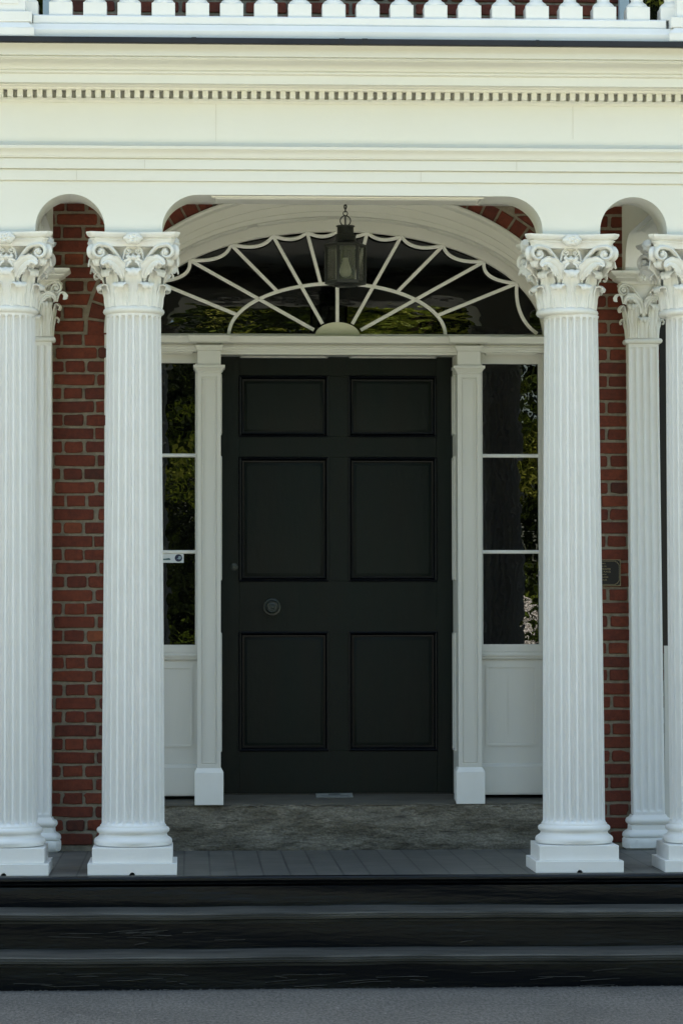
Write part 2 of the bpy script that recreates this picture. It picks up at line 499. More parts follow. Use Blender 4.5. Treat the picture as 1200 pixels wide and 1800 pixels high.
def fleuron(mb, cx, cz, y, rot):
    def T(x, yy, z):
        v = rot @ Vector((x, yy, 0)); return (v.x, v.y, z)
    rings = []
    for r, dy in ((.010, .02), (.034, .012), (.035, 0), (.031, -.010), (.020, -.015), (.004, -.016)):
        rings.append([T(cx + r * 1.18 * math.cos(a) * (1 + .07 * math.cos(6 * a)), y + dy, cz + r * .82 * math.sin(a) * (1 + .07 * math.cos(6 * a))) for a in [2 * PI * k / 36 for k in range(36)]])
    mb.loft(rings)
    for k in range(6):
        a = k * PI / 3 + .3
        px, pz = cx + .0185 * math.cos(a), cz + .0155 * math.sin(a)
        mb.loft([[T(px + .0075 * math.cos(th) * math.cos(b), y - .012 - .007 * math.sin(th), pz + .0075 * math.cos(th) * math.sin(b)) for b in [2 * PI * q / 8 for q in range(8)]] for th in (0, .5, 1., 1.5)])
    mb.loft([[T(cx + .0085 * math.cos(th) * math.cos(b), y - .013 - .010 * math.sin(th), cz + .0085 * math.cos(th) * math.sin(b)) for b in [2 * PI * q / 10 for q in range(10)]] for th in (0, .5, 1., 1.5)])

ZC0, ZC1 = 2.507, 2.861      # neck of the shaft, top of abacus
def capital_mesh():
    """corinthian capital about the origin, z absolute"""
    mb = MB()
    # bell
    mb.lathe([(.112, 2.52), (.116, 2.56), (.116, 2.70), (.118, 2.76), (.124, 2.792), (.128, 2.800), (.128, 2.812)], 0, 0, 48)
    # astragal
    mb.lathe([(.100, 2.505), (.125, 2.505), (.134, 2.511), (.139, 2.520), (.136, 2.530), (.128, 2.536), (.122, 2.540), (.110, 2.541)], 0, 0, 64)
    # flutes under the lower leaves
    for k in range(32):
        a = 2 * PI * (k + .5) / 32
        mb.tube([(.117 * math.sin(a), -.117 * math.cos(a), 2.537), (.121 * math.sin(a), -.121 * math.cos(a), 2.585), (.119 * math.sin(a), -.119 * math.cos(a), 2.612)], .0052, .0052, 6, ref=Vector((math.sin(a), -math.cos(a), 0)))
    for k in range(8):
        radial_leaf(mb, (0, 0), PI / 8 + k * PI / 4, .120, 2.540, .100, .040, .050, .028)
        radial_leaf(mb, (0, 0), k * PI / 4, .120, 2.540, .163, .040, .058, .036)
    # caulicoli stems
    for k in range(8):
        a = PI / 8 + k * PI / 4
        mb.tube([(.122 * math.sin(a), -.122 * math.cos(a), z) for z in (2.60, 2.65, 2.69)], [.011, .012, .015], [.010, .011, .013], 8)
    for q in range(4):
        rot = Matrix.Rotation(q * PI / 2, 3, 'Z')
        def mp(x, z, extra=0, rot=rot):
            y = -(.128 + .50 * max(0, abs(x) - .045) + extra)
            v = rot @ Vector((x, y, z)); return (v.x, v.y, v.z)
        for sg in (-1, 1):
            # big corner scroll
            scroll(mb, mp, .148, 2.771, .034, [(.046, 2.722), (.070, 2.757), (.104, 2.796)], sg, 1.08, .0100, .015, rot @ Vector((0, 1, 0)))
            # small inner scroll
            scroll(mb, lambda x, z, e=0, mp=mp: mp(x, z, e + .008), .0215, 2.782, .0165, [(.048, 2.728), (.043, 2.757), (.036, 2.787)], sg, 1.3, .0055, .010, rot @ Vector((0, 1, 0)))
            # spreading acanthus below the scroll
            p2 = cr([(.046, 2.664), (.052, 2.688), (.066, 2.712), (.092, 2.732), (.122, 2.733), (.140, 2.712)], 4)
            ws = [x[0] for x in cr([(.013,), (.024,), (.034,), (.031,), (.022,), (.008,)], 4)]
            path = [mp(sg * x, z, .006 + .016 * min(1, i / 14)) for i, (x, z) in enumerate(p2)]
            sides = []
            for i in range(len(path)):
                a, b = Vector(path[max(i - 1, 0)]), Vector(path[min(i + 1, len(path) - 1)])
                outv = rot @ Vector((0, -1, 0)); sides.append((b - a).normalized().cross(outv).normalized())
            leaf(mb, path, sides, ws, ribs=5, cup=.25, lobes=6, lobeamp=.22)
            # inner half of the leaf rising to the centre
            p2 = cr([(.046, 2.675), (.044, 2.70), (.036, 2.722), (.022, 2.735), (.008, 2.738)], 4)
            ws = [x[0] for x in cr([(.012,), (.017,), (.017,), (.013,), (.006,)], 4)]
            path = [mp(sg * x, z, .004 + .014 * min(1, i / 10)) for i, (x, z) in enumerate(p2)]
            sides = []
            for i in range(len(path)):
                a, b = Vector(path[max(i - 1, 0)]), Vector(path[min(i + 1, len(path) - 1)])
                outv = rot @ Vector((0, -1, 0)); sides.append((b - a).normalized().cross(outv).normalized())
            leaf(mb, path, sides, ws, ribs=3, cup=.25, lobes=4, lobeamp=.2)
        # small cup leaf under the inner scrolls
        P = []
        for i in range(7):
            t = i / 6; row = []
            for j in range(11):
                u = -1 + .2 * j
                w = .034 * (1 - .75 * t * t)
                x = u * w; z = 2.764 - .026 * t + .006 * math.cos(u * PI * 3) * (1 - t) - .0 * u
                row.append(mp(x, z, .020 + .016 * math.sin(t * PI) * (1 - u * u * .7)))
            P.append(row)
        mb.grid(P, .005)
        fleuron(mb, 0, 2.8330, -.187, rot)
        # corner leaf below the abacus horns
        rotc = Matrix.Rotation(q * PI / 2 + PI / 4, 3, 'Z')
        pr_ = cr([(.150, 2.700), (.165, 2.735), (.190, 2.752), (.222, 2.752), (.238, 2.735), (.232, 2.716), (.218, 2.712)], 4)
        path = [tuple(rotc @ Vector((0, -r, z))) for r, z in pr_]
        sd_ = tuple(rotc @ Vector((1, 0, 0)))
        ws = [x[0] for x in cr([(.014,), (.022,), (.026,), (.028,), (.026,), (.02,), (.012,)], 4)]
        leaf(mb, path, [sd_] * len(path), ws, ribs=5, lobes=5, lobeamp=.2)
        # corner web behind the scrolls
        pw = [tuple(rotc @ Vector((0, -r, z))) for r, z in ((.150, 2.745), (.185, 2.770), (.215, 2.800))]
        mb.tube(pw, [.016, .018, .020], [.018, .016, .014], 8)
    # abacus: concave sides, cut corners
    def outline(sc, z):
        pts = []
        h = .209
        for q in range(4):
            ro = Matrix.Rotation(q * PI / 2, 3, 'Z')
            for k in range(13):
                t = -1 + 2 * k / 12; x = .187 * t
                y = -(h - .034 * (1 - t * t) ** 1)
                v = ro @ Vector((x * sc, y * sc, 0)); pts.append((v.x, v.y, z))
        return pts
    lay = [(.78, 2.800), (.855, 2.8005), (.855, 2.806), (.862, 2.815), (.885, 2.824), (.925, 2.8290), (.925, 2.8315), (.893, 2.8325), (.893, 2.8365), (.940, 2.8375), (.975, 2.843), (.992, 2.851), (1.0, 2.853), (1.0, ZC1)]
    mb.loft([outline(s_, z) for s_, z in lay])
    return mb

def shaft_mesh(zb=.210, zt=2.508, rb=.1405, rtp=.1225):
    mb = MB(); nf = 24; per = 20; H = zt - zb
    zs = [0, .012, .016, .020, .026, .034, .046] + [.046 + (H - .092) * k / 18 for k in range(1, 18)] + [H - .046, H - .034, H - .026, H - .020, H - .016, H - .012, H]
    rings = []
    for z in zs:
        t = z / H
        r = rb + (rtp - rb) * (t ** 1.35)
        if z < .012: r += .006 * (1 - z / .012)
        if z > H - .012: r += .004 * (z - H + .012) / .012
        e = min(z - .012, H - .012 - z)
        ring = []
        for k in range(nf * per):
            ph = (k % per) / per
            u = (ph - .5) / .40      # -1..1 inside the flute
            dep = 0
            if abs(u) < 1 and e > 0:
                hw = math.sqrt(max(0, 1 - max(0, 1 - e / .016) ** 2)) if e < .016 else 1
                if abs(u) < hw: dep = .0260 * math.sqrt(1 - (u / hw) ** 2) ** .65 * hw
            a = 2 * PI * k / (nf * per)
            rr = r - dep
            ring.append((rr * math.sin(a), -rr * math.cos(a), zb + z))
        rings.append(ring)
    mb.loft(rings)
    return mb

def base_mesh():
    mb = MB()
    prof = [(.10, .1195), (.158, .1195), (.170, .124), (.1755, .134), (.1755, .143), (.171, .152), (.162, .158), (.157, .1605), (.1545, .164), (.1515, .170), (.153, .1755),
            (.158, .1785), (.1625, .184), (.1635, .192), (.160, .199), (.153, .2035), (.149, .2045), (.148, .212), (.10, .212)]
    mb.lathe(prof, 0, 0, 80)
    return mb

def plinth_mesh(h=.197):
    mb = MB()
    # lower slab with the little drain notch in its front edge
    o = [(-h, 0)] + [(-.012, 0)] + [(.012 * -math.cos(R(a)), .0125 * math.sin(R(a))) for a in range(20, 180, 20)] + [(.012, 0), (h, 0), (h, .052), (-h, .052)]
    mb.prism(o, 'y', -h, h)
    mb.box(-.178, .178, -.178, .178, .0522, .1193)
    return mb

# ================================================================== PORCH
porch = tag(empty('porch'), 'white classical porch with four fluted columns under a dentilled entablature', 'porch')
YC = -1.2
COLX = [-1.546, -.980, 1.0075, 1.587]
CAPDX = [0, 0, -.0205, -.040]; CAPS = [1, 1, 1.02, 1.03]; LEAN = [0, 0, -.0012, -.0098]
plinth0 = plinth_mesh().build('plinth', WHITE, None, bev=.002)
base0 = base_mesh().build('base', WHITE)
shaft0 = shaft_mesh().build('shaft', WHITE_COL, smooth=50)
cap0 = capital_mesh().build('capital', WHITE_CAP, smooth=50)
def place_col(x, first, rotz, label, i):
    c = empty('column', (x, YC, 0)); c.parent = porch
    c['label'] = label
    for o in (plinth0, base0, shaft0, cap0):
        q = o if first else o.copy()
        if not first: COL.objects.link(q)
        q.parent = c
        if q.name.startswith('shaft'): q.rotation_euler = (0, LEAN[i], 0)
        if q.name.startswith('capital'): q.rotation_euler = (0, 0, rotz); q.location.x = CAPDX[i]; q.scale = (CAPS[i], CAPS[i], 1)
    return c
for i, x in enumerate(COLX):
    place_col(x, i == 0, (i * PI / 2), ['leftmost fluted white column, cut by the frame', 'fluted white column left of the dark door',
                                       'fluted white column right of the dark door', 'rightmost fluted white column, cut by the frame'][i], i)

# floor slab and its moulded black edge
XL = 2.6
f = MB(); f.add([(-XL, -1.435, 0), (XL, -1.435, 0), (XL, .13, 0), (-XL, .13, 0)], [(0, 1, 2, 3)])
f.build('floor', FLOORM, porch, smooth=0)
f = MB()
prof = [(-.02, -.16), (-.02, -.050), (-.008, -.046), (.002, -.038), (.004, -.030), (.010, -.027), (.016, -.020), (.0165, -.012), (.012, -.004), (.003, -.0005), (-.012, -.0005)]
xsweep(f, prof, -XL, XL, -1.435, -.0, True)
f.build('floor_edge', BLACKP, porch)

# entablature --------------------------------------------------
ent = tag(empty('entablature'), None); ent.parent = porch
YF, EX = -1.33, 1.672
ZS = 2.8612
def arch_cut(x0, x1, r, zt):
    return [(x0, ZS)] + arc(x0 + r, 2.885, r, 180, 90, 14, zt - 2.885) + arc(x1 - r, 2.885, r, 90, 0, 14, zt - 2.885) + [(x1, ZS)]
out = [(-EX, ZS), (-1.4175, ZS)] + arch_cut(-1.4175, -1.108, .1545, 3.0385)[1:-1] + [(-1.108, ZS), (-.851, ZS)] + \
      arch_cut(-.851, .861, .165, 3.0385)[1:-1] + [(.861, ZS), (1.122, ZS)] + arch_cut(1.122, 1.4265, .152, 3.0385)[1:-1] + [(1.4265, ZS), (EX, ZS), (EX, 3.095), (-EX, 3.095)]
b = MB(); b.prism(out, 'y', YF, -1.085)
b.build('arcade_board', CREAM, ent, smooth=25)
# raised mitred panel under the soffit of the wide arch
b = MB(); ring_panel(b, lambda x, z, o: (x, z, 3.0383 - o), -.63, .60, -1.29, -1.10, [(0, 0), (0, .006), (.010, .006), (.016, .002), (.026, .010), (.034, .010)], True)
b.build('soffit_panel', CREAM, ent, smooth=0)
b = MB()
prof = [(-.004, 3.0952), (-.004, 3.0985), (.009, 3.0990), (.010, 3.1455), (.003, 3.1458), (.003, 3.1500), (.0195, 3.1504), (.020, 3.194), (.014, 3.1942), (.014, 3.1985), (.028, 3.199), (.029, 3.203), (.032, 3.206), (.034, 3.214), (.041, 3.226), (.050, 3.233), (.054, 3.236), (.055, 3.248), (.048, 3.251),
        (.030, 3.253), (.010, 3.262), (0, 3.275), (0, 3.4506), (.004, 3.452), (.010, 3.4600), (.022, 3.4630), (.034, 3.4645), (.034, 3.4660), (.002, 3.4662), (.002, 3.5018)]
xsweep(b, prof, -EX, EX, YF, .1)
b.build('frieze', CREAM, ent, smooth=30)
b = MB()
prof = [(.028, 3.4985), (.068, 3.4985), (.070, 3.5020), (.073, 3.508), (.080, 3.5115), (.085, 3.5125), (.086, 3.5150), (.092, 3.5165), (.145, 3.5165), (.145, 3.5135), (.150, 3.5135), (.150, 3.5514), (.157, 3.5530), (.163, 3.5575), (.164, 3.5640), (.158, 3.5660), (.158, 3.5690),
        (.166, 3.5705), (.169, 3.5775), (.176, 3.5865), (.190, 3.5950), (.207, 3.6005), (.220, 3.6050), (.223, 3.6085), (.231, 3.6090), (.234, 3.6125), (.231, 3.6160), (.227, 3.6165), (.227, 3.6180), (.240, 3.6190), (.2425, 3.6700), (.10, 3.672)]
xsweep(b, prof, -EX, EX, YF, .1)
b.build('cornice', CREAM, ent, smooth=30)
b = MB(); prof = [(.10, 3.6725), (.240, 3.6710), (.288, 3.6650), (.293, 3.6635), (.296, 3.6665), (.294, 3.6905), (.10, 3.6925)]
xsweep(b, prof, -EX, EX, YF, .1)
b.build('drip_edge', GUTTER, ent, smooth=25)
for xa, xb, o_ in ((-.070, -.045, .2985), (-.045, .030, .2965), (.030, .055, .2985), (-.72, -.70, .2975), (.80, .815, .2975)):
    b = MB(); b.box(xa, xb, YF - o_, YF - .2935, 3.6655, 3.6915 if xa != -.045 else 3.6680)
    b.build('joint_clip', GUTTER, ent, smooth=0)
for xj, za, zb_ in ((-.6105, 3.28, 3.449), (1.0, 3.30, 3.449), (-1.235, 3.101, 3.143), (.31, 3.101, 3.143), (.742, 3.153, 3.192), (-.93, 3.153, 3.192)):  # thin dark strips painted for the shadow in hairline board joints
    off = 0 if za > 3.2 else (.0097 if za < 3.12 else .0198)
    b = MB(); b.box(xj, xj + .0012, YF - off - .0012, YF - off + .001, za, zb_)
    b.build('joint_shadow_line', JOINT_SHADOW, ent, smooth=0)
pitch = .04345
x = .4934 + .0215 - pitch * 49 - .0 
first = None
while x < EX + .05:
    if x > -EX - .03:
        if first is None:
            b = MB(); b.box(-.0125, .0125, YF - .062, YF - .0025, 3.4665, 3.4983)
            first = b.build('dentil', CREAM, ent, smooth=0, bev=.0012); d = first
        else:
            d = first.copy(); COL.objects.link(d)
        d.location.x = x
    x += pitch
# end beams running back to the wall, with their arches
def side_beam(x0, x1):
    b = MB()
    ys0, ys1 = -1.084, -.02
    o = [(ys0, ZS), (ys0 + .0, ZS)] + [(ys0 + .165 + .165 * math.cos(R(a)), 2.885 + .150 * math.sin(R(a))) for a in range(180, 89, -8)] + \
        [(ys1 - .165 + .165 * math.cos(R(a)), 2.885 + .150 * math.sin(R(a))) for a in range(90, -1, -8)] + [(ys1, ZS), (.099, ZS), (.099, 3.45), (ys0, 3.45)]
    oo = []
    for p in o:
        if not oo or (abs(oo[-1][0] - p[0]) + abs(oo[-1][1] - p[1])) > 1e-5: oo.append(p)
    b.prism(oo, 'x', x0, x1)
    ob = b.build('side_beam', WHITE, porch, smooth=25)
    s = MB(); ring_panel(s, lambda x, z, q: (x, z, 3.0347 - q), x0 + .03, x1 - .03, ys0 + .2, ys1 - .2, [(0, 0), (0, .006), (.010, .006), (.016, .002), (.03, .010)], True)
    s.build('soffit_panel', WHITE, ob, smooth=0)
side_beam(1.428, 1.595)
side_beam(-1.60, -1.404)
b = MB(); b.box(-1.403, 1.427, -1.084, .099, 3.20, 3.24); b.build('ceiling', WHITE, porch, smooth=0)
b = MB(); b.box(-EX + .01, EX - .01, -1.32, .099, 3.56, 3.64); b.build('roof', GUTTER, porch, smooth=0)

# balustrade on the roof --------------------------------------
OB = Vector((0, -1.5, 3.693))
bal = tag(empty('balustrade', OB), 'white balustrade of closely set square-footed balusters on the porch roof', 'balustrade')
def bchild(mb, name, mat=WHITE, **k):
    mb.v = [tuple(Vector(v) - OB) for v in mb.v]
    return mb.build(name, mat, bal, **k)
b = MB(); prof = [(.05, 3.6930), (.250, 3.6930), (.250, 3.7302), (.226, 3.7607), (.05, 3.7607)]
xsweep(b, prof, -1.665, 1.665, YF, .09); bchild(b, 'base_course', smooth=0)
b = MB(); prof = [(.13, 3.7612), (.203, 3.7612), (.2105, 3.7660), (.2105, 3.7990), (.200, 3.8055), (.07, 3.8055)]
xsweep(b, prof, -1.418, 1.395, YF, YF - .0, False); bchild(b, 'bottom_rail', smooth=0, bev=.003)
YB = -1.468
def baluster_mb():
    q = MB()
    q.box(-.0515, .0515, -.0515, .0515, 3.806, 3.8665)
    q.lathe([(.03, 3.8665), (.0505, 3.8667), (.0485, 3.8765), (.041, 3.886), (.031, 3.892), (.027, 3.900), (.030, 3.912), (.042, 3.952), (.047, 3.995), (.042, 4.05), (.028, 4.11), (.024, 4.14), (.032, 4.15), (.032, 4.165), (.026, 4.17)], 0, 0, 28)
    q.box(-.0515, .0515, -.0515, .0515, 4.17, 4.21)
    q.v = [(x_, y_, z_ - OB.z) for x_, y_, z_ in q.v]
    return q
b0 = baluster_mb().build('baluster', WHITE, bal, bev=.002)
for k in range(20):
    d = b0 if k == 0 else b0.copy()
    if k: COL.objects.link(d)
    d.location = (-1.2985 + .1513 * (k - 1), YB - OB.y, 0)
for sgn in (-1, 1):
    b = MB(); cx = sgn * 1.62
    w = .210 if sgn < 0 else .223
    b.box(cx - w, cx + w, -1.610, -1.36, 3.6932, 3.7312)
    b.loft([[(cx - w + i, -1.610 + i, z), (cx + w - i, -1.610 + i, z), (cx + w - i, -1.36, z), (cx - w + i, -1.36, z)] for i, z in ((0, 3.7312), (.028, 3.762))])
    w -= .012
    b.box(cx - w, cx + w, -1.588, -1.36, 3.7625, 3.8085)
    w -= .030
    b.box(cx - w, cx + w, -1.565, -1.39, 3.8088, 4.30)
    b.box(cx - w + .03, cx + w - .03, -1.570, -1.5651, 3.845, 4.2)
    bchild(b, 'pedestal', smooth=0, bev=.003)
b = MB(); b.box(-1.42, 1.42, YB - .06, YB + .06, 4.2105, 4.28); bchild(b, 'top_rail', smooth=0, bev=.004)

# ================================================================== STEPS
steps = tag(empty('steps', (0, -1.45, -.43)), 'black painted wooden steps with moulded nosings below the white porch', 'steps')
def tread(y0, y1, z, name):
    """z top; y1 front"""
    b = MB(); N = 80; rings = []
    prof = [(y0, z), (y1 + .012, z + .000), (y1 + .004, z - .001), (y1, z - .004), (y1, z - .0075), (y1 + .005, z - .0085), (y1 + .005, z - .0100), (y1 - .001, z - .0110), (y1 - .001, z - .0165), (y1 + .006, z - .0180), (y1 + .006, z - .026), (y1 + .018, z - .029), (y1 + .028, z - .034), (y1 + .032, z - .044), (y0, z - .044)]
    for i in range(N + 1):
        X = -XL + 2 * XL * i / N
        dz = .0016 * math.sin(X * 3.1 + z * 40) + .0010 * math.sin(X * 11.3 + z * 90)
        rings.append([(X, y + dz * .6, zz + dz) for y, zz in prof])
    b.loft(rings)
    b.v = [(x_, y_ + 1.45, z_ + .43) for x_, y_, z_ in b.v]
    b.build(name, TREADP, steps)
tread(-1.47, -1.80, -.132, 'tread')
tread(-1.76, -2.10, -.285, 'tread')
for y, za, zb_ in ((-1.468, -.1325, -.046), (-1.765, -.2855, -.160), (-2.065, -.43, -.313)):
    b = MB(); rows = []
    for i in range(121):
        X = -XL + 2 * XL * i / 120
        rows.append([(X, y + 1.45 + .0035 * math.sin(X * 2.3 + y * 9 + .8 * j) + random.uniform(-.0008, .0008), za + (zb_ - za) * j / 5 + .43 + (random.uniform(-.002, .006) if j == 0 and za < -.42 else 0)) for j in range(6)])
    b.grid(rows, .02)
    b.build('riser', BLACKP, steps)
# lifted splinters and paint flakes on the two lower risers
rs = random.Random(4)
b = MB()
def splinter(xc, z, y, L_, h_, dz=0):
    n = 5; top = []; bot = []
    for k in range(n + 1):
        t = k / n; w_ = h_ * math.sin(PI * (t * .9 + .05))
        x_ = xc + (t - .5) * L_; zz_ = z + dz * (t - .5) + rs.uniform(-.0008, .0008)
        top.append((x_, y + 1.45 - .004 - .003 * math.sin(PI * t), zz_ + w_ + .43)); bot.append((x_, y + 1.45 + .001, zz_ + .43))
    b.grid([top, bot], .0012)
for _ in range(34):
    c = rs.choice((-1.9, -1.35, -1.1, -.75, -.2, .1, .5, .9)) + rs.gauss(0, .10)
    splinter(c, -.43 + rs.uniform(.004, .075), -2.068, rs.uniform(.03, .20), rs.uniform(.0012, .0035), rs.uniform(-.01, .012))
for _ in range(16):
    c = rs.choice((-1.25, -1.0, -.85, -.5, .4)) + rs.gauss(0, .09)
    splinter(c, -.255 + rs.uniform(-.01, .05), -1.768, rs.uniform(.04, .22), rs.uniform(.001, .0028), rs.uniform(-.006, .016))
b.build('bare_splinters', SPLIN, steps, smooth=0)
b = MB()
for _ in range(420):
    x_ = rs.uniform(-2.3, 2.3); y_ = -2.07 - abs(rs.gauss(0, .012)); s_ = rs.uniform(.002, .007)
    b.lathe([(s_, 0), (s_ * .7, s_ * .5), (.0005, s_ * .6)], x_, y_ + 1.45, 5, cz=.0045 - .0)
b.build('grit', GRIT, steps, smooth=0)

# ================================================================== HOUSE
house = tag(empty('brick_house', (0, .1, 0)), 'red brick house front with a dark panelled door under a semi-elliptical fanlight', 'house')
house.location = (0, 0, 0)
X0 = .013
YW = .10
SPZ = 2.555
def ell(a, b_, n, a0=0, a1=180, cz=SPZ, e=1.0, cx=X0 - .004):
    pts = []
    for k in range(n + 1):
        t = R(a0 + (a1 - a0) * k / n)
        c, s_ = math.cos(t), math.sin(t)
        pts.append((cx + a * math.copysign(abs(c) ** e, c), cz + b_ * (s_ ** e if s_ > 0 else 0)))
    return pts
EXP = .96
# wall core (mortar) with the door opening
WX, WT = 7.0, 8.2
o = [(-WX, -.5), (-1.11, -.5), (-1.11, SPZ)] + [(p[0], p[1]) for p in reversed(ell(1.12, .69, 40, e=EXP))][1:-1] + [(1.13, SPZ), (1.13, -.5), (1.66, -.5), (1.66, .262), (2.62, .262), (2.62, 2.81), (1.66, 2.81), (1.66, .2621)]
o = [(-WX, -.5), (-1.11, -.5), (-1.11, SPZ)] + [(p[0], p[1]) for p in reversed(ell(1.12, .69, 40, e=EXP))][1:-1] + [(1.13, SPZ), (1.13, -.5), (WX, -.5), (WX, WT), (-WX, WT)]
wall = MB(); wall.prism(o, 'y', YW + .002, .62)
wall = wall.build('wall', MORTAR, house, smooth=0)
b = MB(); b.box(-WX, WX, 3.2, 8.5, -.5, WT - .01); b.box(-WX, -WX + .3, .63, 3.2, -.5, WT - .01); b.box(WX - .3, WX, .63, 3.2, -.5, WT - .01)
b.box(-WX + .3, WX - .3, .63, 3.2, 3.4, 3.6)
b.build('sun_block_body', MORTAR, house, smooth=0)  # unseen house body, added to block the sun behind the front
b = MB(); b.prism([(-.45, WT), (9, WT), (9, WT + .2), (4.3, WT + 1.6), (-.45, WT + .2)], 'x', -WX - .4, WX + .4)
b.build('roof', GUTTER, house, smooth=0)  # out of view, added with the body to block the sun

bk = MB()
def brick(pts):
    """pts outline (x,z); rounded pillow"""
    n = len(pts); cx = sum(p[0] for p in pts) / n; cz = sum(p[1] for p in pts) / n
    bk.tone = min(1, max(0, random.gauss(.50, .17)))
    if random.random() < .015: bk.tone = .08
    dy = random.uniform(-.0015, .002)
    r0 = [(p[0], YW + .004, p[1]) for p in pts]
    r1 = [(p[0], YW - .004 + dy, p[1]) for p in pts]
    r2_ = [(cx + (p[0] - cx) * (1 - .004 / max(.02, abs(p[0] - cx))) if abs(p[0] - cx) > .01 else p[0], YW - .0075 + dy, cz + (p[1] - cz) * .88) for p in pts]
    vs = r0 + r1 + r2_
    fs = [(i, (i + 1) % n, (i + 1) % n + n, i + n) for i in range(n)] + [(i + n, (i + 1) % n + n, (i + 1) % n + 2 * n, i + 2 * n) for i in range(n)] + [tuple(range(2 * n, 3 * n))]
    bk.add(vs, fs)
def rect_outline(x0, x1, z0, z1):
    j = lambda s_=.0014: random.uniform(-s_, s_)
    c = random.uniform(.003, .009)
    P = [(x0 + c, z0), ((x0 + x1) / 2, z0), (x1 - c, z0), (x1, z0 + c), (x1, (z0 + z1) / 2), (x1, z1 - c), (x1 - c, z1), ((x0 + x1) / 2, z1), (x0 + c, z1), (x0, z1 - c), (x0, (z0 + z1) / 2), (x0, z0 + c)]
    P = [(p[0] + j(.0017), p[1] + j(.0020)) for p in P]
    if random.random() < .18:
        k = random.choice((0, 3, 6, 9)); P[k] = (P[k][0] + random.uniform(-.01, .01), P[k][1] + (.006 if k < 5 else -.006))
    return P
def inside(x, z, a, b_):
    if z < SPZ: return abs(x - X0) < a
    return ((x - X0) / a) ** 2 + ((z - SPZ) / b_) ** 2 < 1
BH, BPITCH, PER = .0535, .0666, .318
VA, VB = 1.145, .715          # outer edge of casing
zm = 2.157
row = -int((2.157) / BPITCH) - 1
while True:
    zc0 = zm + row * BPITCH + BPITCH / 2
    if zc0 > 5.2: break
    if zc0 > .0 + .02:
        off = -1.2975 if row % 2 == 0 else -1.2975 + PER / 2
        drift = random.uniform(-.012, .012)
        for k in range(-8, 17):
            for cxb, wb in ((off + drift + k * PER, .2), (off + drift + k * PER + PER / 2, .092)):
                cxb += random.uniform(-.003, .003); wb += random.uniform(-.004, .003)
                x0b, x1b = cxb - wb / 2, cxb + wb / 2
                if x1b < -3.3 or x0b > 3.3: continue
                if 1.67 < cxb < 2.60 and .27 < zc0 < 2.80: continue
                zlo, zhi = zc0 - BH / 2, zc0 + BH / 2
                A_, B_ = VA + .116, VB + .116
                if zhi > SPZ + .01:
                    ring = lambda z: A_ * math.sqrt(max(0, 1 - ((max(z, SPZ) - SPZ) / B_) ** 2))
                    if zlo < SPZ + B_:
                        r0_, r1_ = ring(zlo), ring(min(zhi, SPZ + B_))
                        sgb = -1 if cxb < X0 else 1
                        far = abs((x0b if sgb < 0 else x1b) - X0); near_ = (x1b - X0) * sgb if sgb < 0 else (x0b - X0) * sgb
                        near_ = abs(x1b - X0) if (sgb < 0) else abs(x0b - X0)
                        if (x0b < X0 < x1b) or far < r0_ + .02: continue
                        if near_ < r0_:
                            P_ = rect_outline(x0b, x1b, zlo, zhi)
                            q_ = []
                            for (px_, pz_) in P_:
                                lim = r0_ + (r1_ - r0_) * min(1, max(0, (pz_ - zlo) / (zhi - zlo))) + .006
                                if (px_ - X0) * sgb < lim: px_ = X0 + sgb * lim
                                q_.append((px_, pz_))
                            brick(q_); continue
                else:
                    if any(abs(q - X0) < VA for q in (x0b, cxb, x1b)):
                        if x1b > X0 - VA and x0b < X0 - VA: x1b = X0 - VA - .004
                        elif x0b < X0 + VA and x1b > X0 + VA: x0b = X0 + VA + .004
                        else: continue
                        if x1b - x0b < .02: continue
                brick(rect_outline(x0b, x1b, zlo + random.uniform(-.001, .001), zhi + random.uniform(-.001, .001)))
    row += 1
# voussoirs
def epts(a, b_, t): return Vector((X0 + a * math.cos(t), SPZ + b_ * math.sin(t)))
t = .03
while t < PI - .03:
    p = epts(VA, VB, t); tang = Vector((-VA * math.sin(t), VB * math.cos(t))); L_ = tang.length
    dt = .062 / L_
    t1 = t + dt
    q = epts(VA, VB, t1)
    n0 = Vector((math.cos(t) / VA, math.sin(t) / VB)).normalized(); n1 = Vector((math.cos(t1) / VA, math.sin(t1) / VB)).normalized()
    hh = .102
    a_, b2 = p + n0 * .002, q + n1 * .002; c_, d_ = q + n1 * hh, p + n0 * hh
    mid = lambda u, v: (u + v) / 2
    jj = lambda v: (v.x + random.uniform(-.001, .001), v.y + random.uniform(-.001, .001))
    brick([jj(a_), jj(b2), jj(mid(b2, c_)), jj(c_), jj(d_), jj(mid(a_, d_))])
    t = t1 + .012 / L_
bk.build('brickwork', BRICK, wall, smooth=0, tone=True, fix=True)

# threshold stone
b = MB(); rows = []
prf = [(.08, 0), (.075, .03), (.080, .08), (.072, .13), (.078, .19), (.080, .215), (.086, .2225), (.110, .225), (.14, .2255)]
prf = cr(prf, 3)
for i in range(120):
    X = -1.13 + 2.28 * i / 119
    rows.append([(X, y + (random.uniform(-.006, .006) + .007 * math.sin(X * 7 + z * 30) + .004 * math.sin(X * 23 - z * 17) if z < .23 else random.uniform(-.001, .001)), z + (random.uniform(-.002, .002) if .01 < z < .24 else 0)) for y, z in prf])
b.grid(rows, .01)
ts = b.build('threshold_stone', STONE, house, smooth=60)
b = MB(); rows = []
for i in range(90):
    X = -1.13 + 2.28 * i / 89; e = .0025 * math.sin(X * 9) + random.uniform(-.0012, .0012)
    rows.append([(X, .0815 + e, .2195), (X, .0835 + e, .2275), (X, .092 + e, .2315), (X, .20, .246), (X, .40, .262)])
b.grid(rows, .004)
b.build('worn_top', STONE_TOP, ts, smooth=40)

